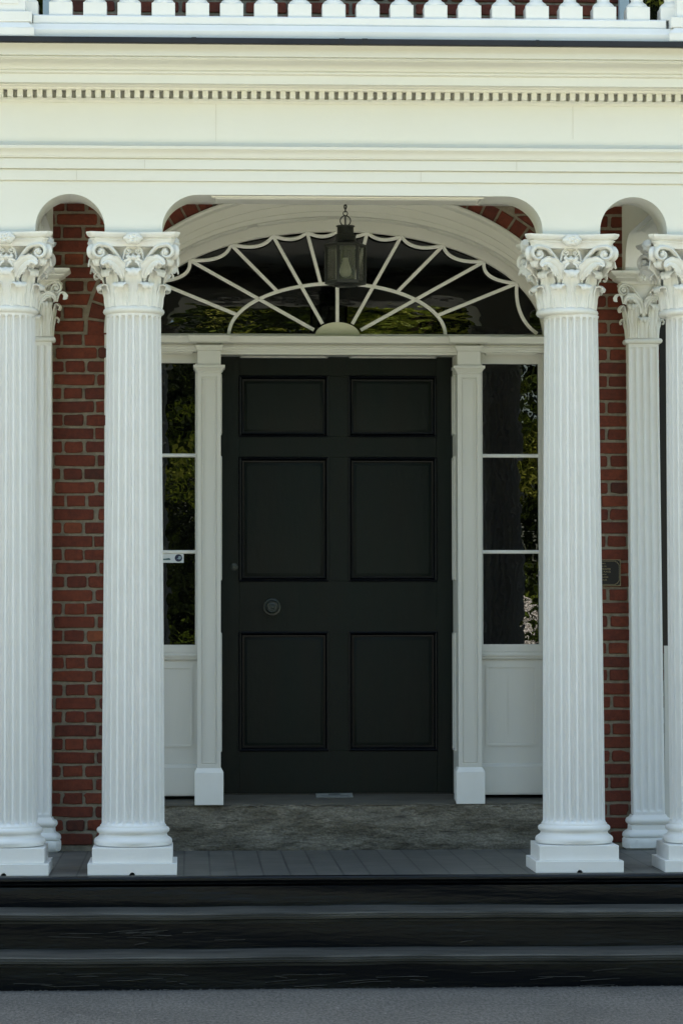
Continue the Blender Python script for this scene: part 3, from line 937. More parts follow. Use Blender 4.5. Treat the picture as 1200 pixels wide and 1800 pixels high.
# ---- door
YD = .38
door = MB()
dx0, dx1, dz0, dz1 = -.585, .606, .264, 2.475
cx_ = [(-.478, -.030), (.074, .518)]
rz = [(.478, 1.075), (1.333, 1.957), (2.064, 2.370)]
zs = [dz0, .478, 1.075, 1.333, 1.957, 2.064, 2.370, dz1]
door.box(dx0, cx_[0][0], YD, YD + .05, dz0, dz1)
door.box(cx_[1][1], dx1, YD, YD + .05, dz0, dz1)
for a_, b_ in ((0, 1), (2, 3), (4, 5), (6, 7)):
    door.box(cx_[0][0] + .0006, cx_[1][1] - .0006, YD + .0004, YD + .05, zs[a_], zs[b_])
for a_, b_ in ((1, 2), (3, 4), (5, 6)):
    door.box(cx_[0][1], cx_[1][0], YD + .0002, YD + .05, zs[a_] + .0006, zs[b_] - .0006)
door = door.build('front_door', DOOR, house, smooth=0, bev=.0008)
door['label'] = 'dark green six-panelled door'
for (xa, xb) in cx_:
    for (za, zb_) in rz:
        b = MB(); ring_panel(b, frontmap(YD), xa - .004, xb + .004, za - .004, zb_ + .004,
                             [(0, .001), (.001, -.006), (.007, -.009), (.012, -.006), (.014, .004), (.020, .012), (.026, .013), (.028, .018), (.030, .018)], False)
        b.build('panel_moulding', DOOR_M, door, smooth=30)
        b = MB(); ring_panel(b, frontmap(YD), xa + .025, xb - .025, za + .025, zb_ - .025, [(0, .019), (.004, .0175), (.012, .012), (.016, .0115)], True)
        b.build('door_panel', DOOR, door, smooth=30)
def ylathe(mb, prof, cx, cz, Y, seg=36):
    mb.loft([[(cx + r * math.cos(2 * PI * k / seg), Y + y, cz + r * math.sin(2 * PI * k / seg)) for k in range(seg)] for r, y in prof])
b = MB(); ylathe(b, [(.044, .0), (.045, -.004), (.042, -.008), (.036, -.009), (.033, -.007), (.030, -.009), (.014, -.012), (.012, -.035), (.020, -.040), (.0285, -.050), (.030, -.060), (.0265, -.067), (.0235, -.0665), (.021, -.070), (.014, -.0715), (.0115, -.070), (.009, -.0725), (.001, -.074)], -.314, 1.202, YD)
b.build('door_knob', BRONZE, door)
b = MB(); ylathe(b, [(.020, 0), (.0205, -.004), (.017, -.007), (.013, -.0075), (.012, -.011), (.008, -.013), (.001, -.0135)], -.506, 1.403, YD)
b.build('lock_cylinder', BRONZE, door)
# rebate strip under the door and dark saddle
b = MB(); b.box(-.57, .60, YD - .01, YD + .05, .247, .2635); b.build('weather_strip', BLACKE, door, smooth=0)

# ---- doorcase
dc = empty('doorcase'); dc.parent = house
YP = .08
def door_pilaster(xi, xo):
    x0_, x1_ = min(xi, xo), max(xi, xo)
    b = MB()
    zb_, zt = .405, 2.358
    # body sides
    b.box(x0_, x1_, YP + .0061, .20, zb_, 2.50)
    ring_panel(b, frontmap(YP), x0_, x1_, zb_, zt, [(0, .0062), (0, 0), (.018, 0), (.0185, .005), (.022, .0058), (.025, .0025), (.030, .002), (.0305, .006), (.034, .006)], True)
    b.box(x0_ + .001, x1_ - .001, YP + .0005, .19, 2.3985, 2.4705)
    prof = [(0, 2.358), (.004, 2.360), (.004, 2.366), (.012, 2.376), (.015, 2.383), (.020, 2.384), (.020, 2.3975), (.004, 2.3985)]
    xsweep(b, prof, x0_, x1_, YP, .2)
    b.build('pilaster', SHADED_WOOD, dc, smooth=30)
    b = MB()
    prof = [(.013, .384), (.010, .390), (.006, .397), (.002, .405), (-.004, .4055)]
    b.box(x0_ - .013, x1_ + .013, YP - .014, .19, .224, .384)
    xsweep(b, prof, x0_, x1_, YP, .19)
    b.build('plinth_block', WHITE, dc, smooth=20, bev=.003)
    # cap of transom breaking forward above the pilaster
    b = MB()
    prof = [(.000, 2.4710), (.004, 2.472), (.006, 2.478), (.008, 2.486), (.012, 2.493), (.012, 2.4975)]
    xsweep(b, prof, x0_ + .001, x1_ - .001, YP, .18)
    prof = [(.030, 2.5060), (.040, 2.512), (.042, 2.5165), (.044, 2.530), (.048, 2.5415), (.0, 2.5425)]
    xsweep(b, prof, x0_ + .001, x1_ - .001, YP, .18)
    b.build('pilaster_cap', SHADED_WOOD, dc, smooth=30)
door_pilaster(-.5745, -.690)
door_pilaster(.6000, .7160)
# transom
YT = .118
tr = MB()
prof = [(0, 2.4675), (.002, 2.4685), (.002, 2.478), (.005, 2.480), (.005, 2.490), (.012, 2.4945), (.012, 2.4985), (0, 2.4995), (0, 2.5045), (.036, 2.5070), (.044, 2.5100), (.045, 2.5160), (.048, 2.529), (.053, 2.5385), (.053, 2.5425), (-.06, 2.553), (-.09, 2.553)]
for xa, xb in ((-1.10, -.692), (-.5725, .5985), (.718, 1.12)):
    xsweep(tr, prof, xa, xb, YT, .25, False)
tr.box(-.5735, .5995, YT + .004, YT + .03, 2.455, 2.4674)
tr.box(-.691, -.573, .14, .25, 2.471, 2.5525); tr.box(.5993, .717, .14, .25, 2.471, 2.5525)
tr.build('transom', SHADED_WOOD, dc, smooth=30)
# head and jambs of the deep door recess, panelled
b = MB()
b.box(-.5745, .6, YT + .0305, YD, 2.468, 2.50)
for xa, xb in ((-.478, -.030), (.074, .518)):
    ring_panel(b, lambda x, z, q: (x, z, 2.4675 - q), xa, xb, YT + .05, YD - .035, [(0, -.0), (0, .004), (.004, .010), (.012, .008), (.018, .002), (.020, .002)], True)
b.box(-.60, -.5752, .2005, YD, .262, 2.4674)
b.box(.6005, .63, .2005, YD, .262, 2.4674)
for za, zb_ in rz:
    for sgn, xj in ((1, .6005), (-1, -.5752)):
        ring_panel(b, (lambda x, z, q, xj=xj, sgn=sgn: (xj - sgn * q, x, z)), .225, YD - .03, za, zb_, [(0, 0), (0, .003), (.006, .008), (.012, .006), (.018, .001), (.02, .001)], True)
b.build('recess_lining', SHADED_WOOD, dc, smooth=25)
# outer casing boards beside the sidelights
b = MB()
for xa, xb in ((-1.150, -1.035), (1.036, 1.165)):
    b.box(xa, xb, YP + .012, .2, .235, SPZ)
    b.box(xa + .01, xb - .02, YP + .004, YP + .0118, .40, SPZ - .06)
b.build('casing_board', SHADED_WOOD, dc, smooth=0, bev=.002)
# elliptical casing: profile rings between outer and inner ellipse
def esweep(mb, prof, n=72, cap=False):
    """prof (a, b, y)"""
    rings = []
    for k in range(n + 1):
        t = PI * k / n
        c, s_ = math.cos(t), math.sin(t)
        rings.append([(X0 - .004 + a * math.copysign(abs(c) ** EXP, c), y, SPZ + b_ * (s_ ** EXP if s_ > 1e-9 else 0)) for a, b_, y in prof])
    mb.loft(rings, closed=False)
b = MB()
esweep(b, [(1.160, .735, YW + .02), (1.160, .735, YP - .014), (1.152, .727, YP - .020), (1.140, .714, YP - .018), (1.134, .707, YP - .006), (1.130, .703, YP),
           (1.108, .655, YP + .001), (1.106, .652, YP + .007), (1.090, .615, YP + .007), (1.088, .611, YP + .013), (1.075, .590, YP + .013), (1.073, .587, YP + .018), (1.073, .587, .30)])
b.build('arch_casing', SHADED_WOOD, dc, smooth=35)
b = MB()
# segments of raised panel on the arch reveal
segs = [(6, 24), (27, 45), (48, 66), (69, 87.5), (92.5, 111), (114, 132), (135, 153), (156, 174)]
for a0, a1 in segs:
    n = 14; P = []
    for k in range(n + 1):
        t = R(a0 + (a1 - a0) * k / n); c, s_ = math.cos(t), math.sin(t)
        row_ = []
        for off, y in ((0, .115), (.006, .118), (.009, .128), (.004, .135), (.004, .165), (.009, .172), (.006, .182), (0, .185)):
            row_.append((X0 - .004 + (1.0725 - off) * math.copysign(abs(c) ** EXP, c), y, SPZ + (.5865 - off) * s_ ** EXP))
        P.append(row_)
    b.grid(P)
b.build('arch_soffit_panel', SHADED_WOOD, dc, smooth=0)

# ---- fanlight
fan = empty('fanlight'); fan.parent = house
YG = .205
b = MB()
esweep(b, [(1.0728, .5868, YG + .006), (1.0728, .5868, YG - .014), (1.036, .532, YG - .016), (1.032, .527, YG - .012), (1.030, .524, YG - .004), (1.030, .524, YG + .006)])
b.build('frame', SHADED_WOOD, fan, smooth=30)
b = MB(); b.box(-1.04, 1.06, YG - .016, YG + .03, 2.5532, 2.566); b.build('sill', SHADED_WOOD, fan, smooth=0, bev=.002)
b = MB()
pp = ell(1.05, .55, 60)
b.add([(p[0], YG + .002 + (p[1] - 2.555) * .052, p[1]) for p in pp], [tuple(range(len(pp)))])
b.build('pane', GLASS_F, fan, smooth=0)
FC = (.009, 2.563)
def fpt(off, dz=0):        # point on the outer ellipse at horizontal offset
    a, b_ = 1.034, .528
    s_ = max(0, 1 - abs(off / a) ** (2 / EXP)) ** (EXP / 2)
    return (X0 - .004 + off, SPZ + b_ * s_ + dz)
IA, IB = .5415, .258
def bartag(pts, name='glazing_bar'):
    q = MB(); bar(q, pts, BARP, YG); return q.build(name, WHITE, fan, smooth=30)
joints = [0, .151, .322, .532, .739, .902]
through = {0: (.113, 90), .322: None, .739: None}
for off in joints:
    for sg in ((1,) if off == 0 else (1, -1)):
        p1 = fpt(sg * off)
        ends = {0: (0, .063), .151: (.083, .258), .322: (.075, .055), .532: (.300, .216), .739: (.117, .024), .902: (.500, .098)}[off]
        p0 = (FC[0] + sg * ends[0], FC[1] + ends[1])
        bartag([p0, p1])
bartag([(FC[0] + IA * math.cos(R(a)), FC[1] + IB * math.sin(R(a))) for a in range(0, 181, 4)], 'inner_arch_bar')
sag = [.024, .029, .041, .048, .055]
for i in range(5):
    for sg in (1, -1):
        a_, b_ = Vector(fpt(sg * joints[i])), Vector(fpt(sg * joints[i + 1]))
        mid_ = (a_ + b_) / 2; d_ = (Vector(FC) - mid_).normalized()
        c_ = mid_ + d_ * sag[i] * 2
        bartag(bez(tuple(a_), tuple(c_), tuple(b_)), 'swag_bar')
for sg in (1, -1):
    a_ = fpt(sg * .902); b_ = (X0 + sg * 1.000, 2.572)
    bartag(bez(a_, (X0 + sg * .885, 2.650), b_), 'swag_bar')
b = MB()
hp = [(FC[0] + .1135 * math.cos(R(a)), 2.5535 + .071 * math.sin(R(a))) for a in range(0, 181, 6)]
b.prism(hp, 'y', YG - .019, YG + .004)
b.build('hub', BEIGE, fan, smooth=30, bev=.002)

# ---- sidelights
def sidelight(xi, xo, tilt, side):
    s = empty('sidelight'); s.parent = house
    a_, b_ = min(xi, xo), max(xi, xo)
    YS = .205
    rows_ = [(1.013, 1.4655), (1.4835, 1.9475), (1.965, 2.417)]
    fr = MB()
    fr.box(a_ - .03, a_, YS - .02, YS + .02, .97, 2.4175); fr.box(b_, b_ + .03, YS - .02, YS + .02, .97, 2.4175)
    fr.box(a_ - .03, b_ + .03, YS - .022, YS + .02, 2.4172, 2.468)
    fr.box(a_ - .03, b_ + .03, YS - .022, YS + .02, .975, 1.0128)
    fr.build('frame', SHADED_WOOD, s, smooth=0, bev=.002)
    fr = MB(); ring_panel(fr, lambda x, z, q: (x, z, 2.4676 - q), a_ + .01, b_ - .01, YT + .012, YS - .03, [(0, 0), (0, .004), (.005, .009), (.012, .006), (.014, .002)], True)
    fr.build('head_soffit', SHADED_WOOD, s, smooth=0)
    for k, (za, zb_) in enumerate(rows_):
        g_ = MB(); tl = tilt + random.uniform(-.1, .1) * .3
        wd = (b_ - a_) / 2 + .004; cxx = (a_ + b_) / 2
        dy = math.tan(R(tl)) * wd
        g_.add([(cxx - wd, YS - dy, za - .004), (cxx + wd, YS + dy, za - .004), (cxx + wd, YS + dy, zb_ + .004), (cxx - wd, YS - dy, zb_ + .004)], [(0, 1, 2, 3)])
        g_.build('pane', GLASS, s, smooth=0)
    for z in (1.4745, 1.9562):
        q = MB(); bar(q, [(a_, z), (b_, z)], [(-.009, .004), (-.009, -.010), (-.004, -.016), (.004, -.016), (.009, -.010), (.009, .004)], YS); q.build('glazing_bar', WHITE, s, smooth=20)
    lp = MB()
    xa, xb = a_ - .03, b_ + .03
    prof = [(-.006, .935), (-.002, .937), (.004, .944), (.004, .951), (.010, .953), (.012, .962), (.004, .966), (.004, .9745)]
    xsweep(lp, prof, xa, xb, YS - .02, YS + .02, False)
    lp.box(xa, xb, YS - .008, YS + .02, .42, .9349)
    ring_panel(lp, frontmap(YS - .0082), a_ + .012, b_ - .012, .505, .905, [(0, 0), (0, -.004), (.010, -.004), (.012, .003), (.014, .009), (.020, .009), (.021, .003), (.030, .002), (.034, .001)], True)
    prof = [(-.0, .270), (-.0, .400), (.0, .404), (-.006, .408), (-.009, .416), (-.016, .4199)]
    xsweep(lp, prof, xa, xb, YS - .026, YS + .02, False)
    lp.box(xa, xb, YS - .022, YS + .02, .264, .2699)
    if side == 'right':
        lp.box(.858, .8592, YS - .0115, YS - .0102, .545, .875)
    lp.build('lower_panel', SHADED_WOOD, s, smooth=20)
    return s
sidelight(-.701, -1.012, .0, 'left')
sidelight(.7345, 1.0145, .9, 'right')
# dark hall behind the glass
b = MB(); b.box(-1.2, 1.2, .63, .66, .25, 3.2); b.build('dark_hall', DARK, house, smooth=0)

# ---- wall pilasters
def planar_capital(w=.078):
    """half capital on a flat pilaster: origin at centre of front plane (y=0), z absolute"""
    mb = MB()
    mb.box(-w * .92, w * .92, -.004, .09, 2.52, 2.80)
    # necking
    prof = [(.0, 2.505), (.008, 2.505), (.014, 2.511), (.016, 2.520), (.012, 2.528), (.003, 2.532)]
    xsweep(mb, prof, -w, w, 0, .09)
    def fl(x, yaw_, z0, h, wd, out_, drop, y0=-.004):
        rz_ = cr([(0, z0), (.004, z0 + h * .45), (.010, z0 + h * .75), (out_ * .45, z0 + h * .97), (out_ * .8, z0 + h), (out_ * 1.05, z0 + h - drop * .5), (out_ * .93, z0 + h - drop), (out_ * .7, z0 + h - drop * .85)], 4)
        ws = [q[0] for q in cr([(wd * .8,), (wd * .92,), (wd * .98,), (wd,), (wd * .95,), (wd * .80,), (wd * .60,), (wd * .35,)], 4)]
        dx, dy = math.sin(yaw_), -math.cos(yaw_)
        leaf(mb, [(x + r * dx, y0 + r * dy, z) for r, z in rz_], [(math.cos(yaw_), math.sin(yaw_), 0)] * len(rz_), ws, lobes=5)
    for k in range(9):
        x = -w * .85 + 1.7 * w * k / 8
        mb.tube([(x, -.004, 2.533), (x, -.009, 2.58), (x, -.006, 2.61)], .0055, .006, 6)
    fl(0, 0, 2.535, .100, .034, .036, .026)
    fl(-w * .95, -PI / 2, 2.535, .095, .030, .036, .026, .04)
    fl(w * .95, PI / 2, 2.535, .095, .030, .036, .026, .04)
    for sg in (-1, 1):
        fl(sg * w * .62, sg * .25, 2.535, .165, .030, .040, .032)
        fl(sg * w * .95, sg * PI / 2.3, 2.535, .160, .030, .045, .034, .02)
        def mp(x, z, extra=0): return (x, -(.010 + .30 * max(0, abs(x) - .03) + extra), z)
        scroll(mb, mp, .098, 2.768, .030, [(.004, 2.695), (.022, 2.735), (.060, 2.785)], sg)
        p2 = cr([(.010, 2.655), (.014, 2.69), (.028, 2.718), (.055, 2.735), (.085, 2.728), (.096, 2.705)], 4)
        ws = [q[0] for q in cr([(.010,), (.018,), (.023,), (.021,), (.016,), (.006,)], 4)]
        path = [mp(sg * x, z, .006 + .014 * min(1, i / 14)) for i, (x, z) in enumerate(p2)]
        sides = [(Vector(path[min(i + 1, len(path) - 1)]) - Vector(path[max(i - 1, 0)])).normalized().cross(Vector((0, -1, 0))).normalized() for i in range(len(path))]
        leaf(mb, path, sides, ws, ribs=5, cup=.25, lobes=6, lobeamp=.22)
        # corner leaf
        path = [(sg * (.098 + q), -.03 - q * .6, z) for q, z in cr([(0, 2.70), (.012, 2.735), (.03, 2.742), (.045, 2.728), (.042, 2.708)], 4)]
        leaf(mb, path, [(.6, -sg * .8, 0)] * len(path), [.020] * len(path), ribs=5, lobes=4)
        mb.tube([(sg * w, 0, 2.75), (sg * .115, -.02, 2.80)], .02, .02, 8)
    mb.tube([(0, -.008, 2.60), (0, -.012, 2.66)], .010, .008, 8)
    xs_ = [(.00, 2.800), (.004, 2.806), (.010, 2.816), (.030, 2.826), (.034, 2.828), (.034, 2.833), (.044, 2.838), (.056, 2.848), (.060, 2.852), (.060, 2.8605)]
    xsweep(mb, [(.0, 2.8), ] + [(o_ + .028, z) for o_, z in xs_] + [(0, 2.8606)], -w, w, 0, .085)
    fleuron(mb, 0, 2.83, -.068, Matrix.Identity(3))
    return mb
def wall_pilaster(xc, lean, label):
    p = empty('wall_pilaster', (xc, .02, 0)); p.parent = house; p['label'] = label
    p.rotation_euler = (0, lean, 0)
    w = .0765; wb = .079
    # fluted shaft
    def sec(k, z, deep):
        ww = wb + (w - wb) * (z - .17) / 2.34
        pts = [(-ww, .09, z), (-ww, .004, z), (-ww + .004, 0, z)]
        nf = 4; m_ = ww - .008; pf = 2 * m_ / nf
        for q in range(nf):
            c = -m_ + pf * (q + .5)
            for u in (-1, -.85, -.5, 0, .5, .85, 1):
                pts.append((c + u * pf * .39, .0095 * math.sqrt(max(0, 1 - u * u)) * deep, z))
        pts += [(ww - .004, 0, z), (ww, .004, z), (ww, .09, z)]
        return pts
    mb = MB()
    mb.loft([sec(0, z, d_) for z, d_ in ((.172, 0), (.186, 0), (.190, .55), (.196, .85), (.206, 1), (1.4, 1), (2.470, 1), (2.480, .85), (2.486, .55), (2.490, 0), (2.506, 0))])
    mb.build('shaft', WHITE_COL, p, smooth=30)
    mb = MB(); prof = [(.030, .0), (.044, .010), (.0465, .03), (.046, .052), (.040, .058), (.044, .062), (.046, .070), (.043, .082), (.030, .092), (.020, .097), (.018, .110), (.018, .118), (.016, .122), (.022, .126), (.028, .133), (.0295, .142), (.025, .152), (.010, .160), (.004, .172)]
    st = []
    def wob(o_, z, q): return o_ + (random.uniform(-.003, .003) if z < .06 else random.uniform(-.0006, .0006))
    xsn = [-wb + 2 * wb * i / 14 for i in range(15)]
    st.append([(-wb - o_, .09, z) for o_, z in prof])
    st.append([(-wb - o_, -o_ * .3, z) for o_, z in prof]); st.append([(-wb - o_ * .55, -o_, z) for o_, z in prof])
    for x_ in xsn: st.append([(x_, -wob(o_, z, x_), z) for o_, z in prof])
    st.append([(wb + o_ * .55, -o_, z) for o_, z in prof]); st.append([(wb + o_, -o_ * .3, z) for o_, z in prof]); st.append([(wb + o_, .09, z) for o_, z in prof])
    mb.loft(st, closed=False)
    mb.build('base', WHITE, p, smooth=45)
    planar_capital().build('capital', WHITE_CAP, p, smooth=50)
wall_pilaster(-1.482, 0, 'fluted pilaster behind the leftmost column')
wall_pilaster(1.538, -.0068, 'fluted pilaster behind the rightmost column')

# ---- dark window right of the right pilaster
w_ = empty('window'); w_.parent = house
b = MB(); b.box(1.6130, 2.60, YW - .012, YW + .02, 1.005, 2.81); b.build('shutter', BLACKE, w_, smooth=0, bev=.002)
b = MB()
for k in range(40):
    z = 1.05 + k * .0435
    b.add([(1.70, YW - .0125, z), (2.54, YW - .0125, z), (2.54, YW - .026, z - .028), (1.70, YW - .026, z - .028), (1.70, YW - .0125, z - .04), (2.54, YW - .0125, z - .04)], [(0, 1, 2, 3), (3, 2, 5, 4), (0, 3, 4), (1, 5, 2)])
b.build('louvre', BLACKE, w_, smooth=0)
b = MB(); b.box(1.6250, 2.60, YW - .022, YW + .02, .02, 1.0046); ring_panel(b, frontmap(YW - .0221), 1.70, 2.54, .12, .93, [(0, 0), (.0, -.004), (.02, -.004), (.026, .004), (.04, .001)], True)
b.build('lower_panel', SHADED_WOOD, w_, smooth=20)
# ---- upper windows behind the balustrade
for sg in (-1, 1):
    xw = 1.405 if sg < 0 else 1.415
    u = empty('upper_window'); u.parent = house
    a_, b_ = (xw, xw + .95) if sg > 0 else (-xw - .95, -xw)
    b = MB(); xi = xw * sg
    xa, xb = (xi - .0, xi + .05) if sg > 0 else (xi - .05, xi)
    b.box(xa, xb, YW - .05, YW + .05, 3.68, 5.2)
    xa, xb = (xi + .90, xi + .95) if sg > 0 else (xi - .95, xi - .90)
    b.box(xa, xb, YW - .05, YW + .05, 3.68, 5.2)
    b.box(xi - (0 if sg > 0 else .95), xi + (.95 if sg > 0 else 0), YW - .052, YW + .05, 5.1995, 5.26); b.box(xi - (0 if sg > 0 else .95), xi + (.95 if sg > 0 else 0), YW - .055, YW + .05, 3.64, 3.6805)
    b.build('frame', BLUEGREY, u, smooth=0, bev=.003)
    b = MB(); xa, xb = sorted((xi + sg * .0505, xi + sg * .8995)); b.box(xa, xb, YW - .03, YW + .02, 3.68, 5.2)
    b.build('pane', GLASS, u, smooth=0)

# ================================================================== LANTERN
LX, LY = .006, -.65
lan = tag(empty('hanging_lantern', (LX, LY, 2.705)), 'black hexagonal lantern with a clear bulb hanging from a chain before the fanlight', 'lantern')
def lchild(mb, name, mat, par=None, **k):
    mb.v = [(x_, y_, z_ - 2.705) for x_, y_, z_ in mb.v]
    return mb.build(name, mat, par or lan, **k)
def hexa(r, z, ph=0): return [(r * math.cos(R(60 * k + ph)), r * math.sin(R(60 * k + ph)), z) for k in range(6)]
PH = 5
b = MB()
b.loft([hexa(.080, 2.712, PH), hexa(.098, 2.716, PH), hexa(.099, 2.730, PH), hexa(.094, 2.732, PH)])
b.loft([hexa(.050, 2.704, PH), hexa(.056, 2.7115, PH)])
b.loft([hexa(.094, 2.892, PH), hexa(.101, 2.894, PH), hexa(.101, 2.904, PH), hexa(.090, 2.908, PH)])
for k in range(6):
    a = R(60 * k + PH); cx, cy = .093 * math.cos(a), .093 * math.sin(a)
    b.lathe([(.0075, 2.73), (.0075, 2.893)], cx, cy, 8)
lchild(b, 'frame', IRON)
b = MB()
b.loft([hexa(.090, 2.9085, PH), hexa(.060, 2.918, PH), hexa(.052, 2.924, PH)])
b.lathe([(.052, 2.920), (.050, 2.926), (.049, 2.945), (.052, 2.9465), (.052, 2.951), (.044, 2.953), (.0395, 2.956), (.0385, 2.988), (.044, 2.9895), (.0445, 2.994), (.02, 2.997), (.008, 3.0)], 0, 0, 32)
lchild(b, 'chimney_cap', IRON)
for k in range(6):
    a, c = R(60 * k + PH), R(60 * k + 60 + PH)
    ax, ay, bx, by = .0905 * math.cos(a), .0905 * math.sin(a), .0905 * math.cos(c), .0905 * math.sin(c)
    ins = .09
    p0 = (ax + (bx - ax) * ins, ay + (by - ay) * ins); p1 = (bx - (bx - ax) * ins, by - (by - ay) * ins)
    q = MB(); q.add([(p0[0], p0[1], 2.7325), (p1[0], p1[1], 2.7325), (p1[0], p1[1], 2.8915), (p0[0], p0[1], 2.8915)], [(0, 1, 2, 3)])
    lchild(q, 'glass_pane', LGLASS, smooth=0, fix=False)
q = MB(); q.lathe([(.001, 2.748), (.014, 2.751), (.024, 2.760), (.0285, 2.775), (.026, 2.792), (.019, 2.812), (.0145, 2.828), (.0135, 2.840), (.012, 2.842)], 0, 0, 28)
lchild(q, 'bulb', BULB)
q = MB(); q.lathe([(.014, 2.842), (.016, 2.846), (.016, 2.878), (.008, 2.880), (.006, 2.91)], 0, 0, 20); lchild(q, 'socket', IRON)
q = MB()
def torus(mb, c, r, t, plane, sx=1, sz=1, n=28):
    pts = []
    for k in range(n + 1):
        a = 2 * PI * k / n
        x_, z_ = r * sx * math.cos(a), r * sz * math.sin(a)
        pts.append((c[0] + x_, c[1], c[2] + z_) if plane == 'xz' else (c[0], c[1] + x_, c[2] + z_))
    mb.tube(pts, t, t, 7, ref=Vector((0, 1, 0)) if plane == 'xz' else Vector((1, 0, 0)), caps=False)
torus(q, (0, 0, 3.018), .0245, .0028, 'xz'); torus(q, (0, 0, 3.018), .0245, .0028, 'yz')
torus(q, (0, 0, 3.053), .0105, .0024, 'xz')
zz = 3.070
for i in range(9):
    torus(q, (0, 0, zz), .0090, .0032, 'yz' if i % 2 == 0 else 'xz', .62, 1.15, 16); zz += .0148
q.lathe([(.03, 3.188), (.026, 3.194), (.030, 3.1995)], 0, 0, 24)
lchild(q, 'chain', IRON)

# ================================================================== SMALL THINGS
def text_mesh(body, size, name, mat, parent, loc, align='CENTER', sx=1, ext=.0003):
    cu = bpy.data.curves.new('t', 'FONT'); cu.body = body; cu.size = size; cu.align_x = align; cu.align_y = 'CENTER'; cu.extrude = ext
    to = bpy.data.objects.new('t', cu); COL.objects.link(to)
    dg = bpy.context.evaluated_depsgraph_get(); dg.update()
    me = bpy.data.meshes.new_from_object(to.evaluated_get(dg))
    bpy.data.objects.remove(to)
    me.transform(Matrix.Rotation(PI / 2, 4, 'X') @ Matrix.Scale(sx, 4, (1, 0, 0)))
    me.materials.clear(); me.materials.append(mat); me.name = name
    o = bpy.data.objects.new(name, me); COL.objects.link(o); o.parent = parent; o.location = loc
    return o
pl = tag(empty('wall_plaque', (1.313, YW - .0085, 1.3675)), 'small black and brass register plaque on the brick beside the right door column', 'plaque')
pw, phh = .098, .0655
b = MB(); b.box(-pw, pw, -.006, .003, -phh, phh); b.build('plate', BLACKE, pl, smooth=0, bev=.001)
b = MB()
for ins, t_ in ((0, .0022), (.0065, .0018)):
    x_, z_ = pw - ins, phh - ins
    c = .018 if ins else 0
    for (xa, xb, za, zb2) in ((-x_ + c, x_ - c, z_ - t_, z_), (-x_ + c, x_ - c, -z_, -z_ + t_), (-x_, -x_ + t_, -z_ + c, z_ - c), (x_ - t_, x_, -z_ + c, z_ - c)):
        b.box(xa, xb, -.0072, -.0061, za, zb2)
for sx in (-1, 1):
    for sz in (-1, 1):
        def q_(xa, xb, za, zb2):
            X_ = sorted((sx * xa, sx * xb)); Z_ = sorted((sz * za, sz * zb2)); b.box(X_[0], X_[1], -.0071, -.0062, Z_[0], Z_[1])
        q_(pw - .0255, pw - .016, phh - .0125, phh - .011); q_(pw - .0175, pw - .016, phh - .0185, phh - .0125)
        q_(pw - .016, pw - .0095, phh - .0195, phh - .018); q_(pw - .011, pw - .0095, phh - .026, phh - .0195)
        q_(pw - .0255, pw - .024, phh - .011, phh - .0065); q_(pw - .0095, pw - .0065, phh - .026, phh - .0245)
        q_(pw - .013, pw - .002, phh - .0045, phh - .003); q_(pw - .0045, pw - .003, phh - .013, phh - .002)
b.build('border', BRASS, pl, smooth=0)
for i, (tx, sz) in enumerate((('THIS PROPERTY', .0085), ('IS LISTED ON THE', .0085), ('NATIONAL REGISTER', .0118), ('OF HISTORIC PLACES', .0118), ('BY THE INTERIOR', .0085), ('UNDER THE NUMBER', .0090), ('UPPER HOUSE', .0115), ('13', .0105))):
    text_mesh(tx, sz, 'lettering', BRASS, pl, (-.004, -.0068, .0455 - i * .0135), sx=.92)

st = tag(empty('window_sticker', (-.8295, .1985, 1.4455)), 'white oblong sticker with a navy disc on the left sidelight glass', 'sticker')
b = MB(); b.box(-.072, .072, -.0012, .0008, -.0245, .0225); b.build('label_sheet', STICK, st, smooth=0)
b = MB(); ylathe(b, [(.0185, -.0014), (.0185, -.0019), (.001, -.0019)], .046, -.001, 0, 32); b.build('disc', NAVY, st, smooth=0)
b = MB(); b.prism([(.033, -.008), (.045, -.001), (.0445, .006), (.052, .009), (.059, .006), (.057, -.006), (.048, -.008), (.041, -.005)], 'y', -.0026, -.0020); b.build('emblem', PALEBLUE, st, smooth=0)
b = MB()
b.prism([(-.066, -.0075), (.006, -.0075), (.006, -.011), (-.066, -.011)], 'y', -.0022, -.0013)
b.prism([(-.066, -.006), (-.02, -.004), (.0, -.001), (.006, -.006), (.002, -.0072), (-.066, -.0072)], 'y', -.0022, -.0013)
b.build('printed_line', TEAL, st, smooth=0)

tp = tag(empty('threshold_plate', (-.005, .30, .2565)), 'small worn metal plate lying on the stone below the dark door', 'plate')
tp.rotation_euler = (R(9), R(-.6), R(-.4))
b = MB(); b.box(-.0915, .0915, -.050, .045, -.001, .0035); b.build('plate', SILVER, tp, smooth=0, bev=.001)
b = MB(); b.box(-.087, .087, -.046, -.044, .0036, .0042); b.box(-.087, .087, .036, .038, .0036, .0042); b.box(-.07, .07, -.02, -.016, .0036, .0042)
for k in range(3): b.box(-.03, .03, .0 + k * .01, .005 + k * .01, .0036, .0042)
b.build('embossing', BRONZE, tp, smooth=0)

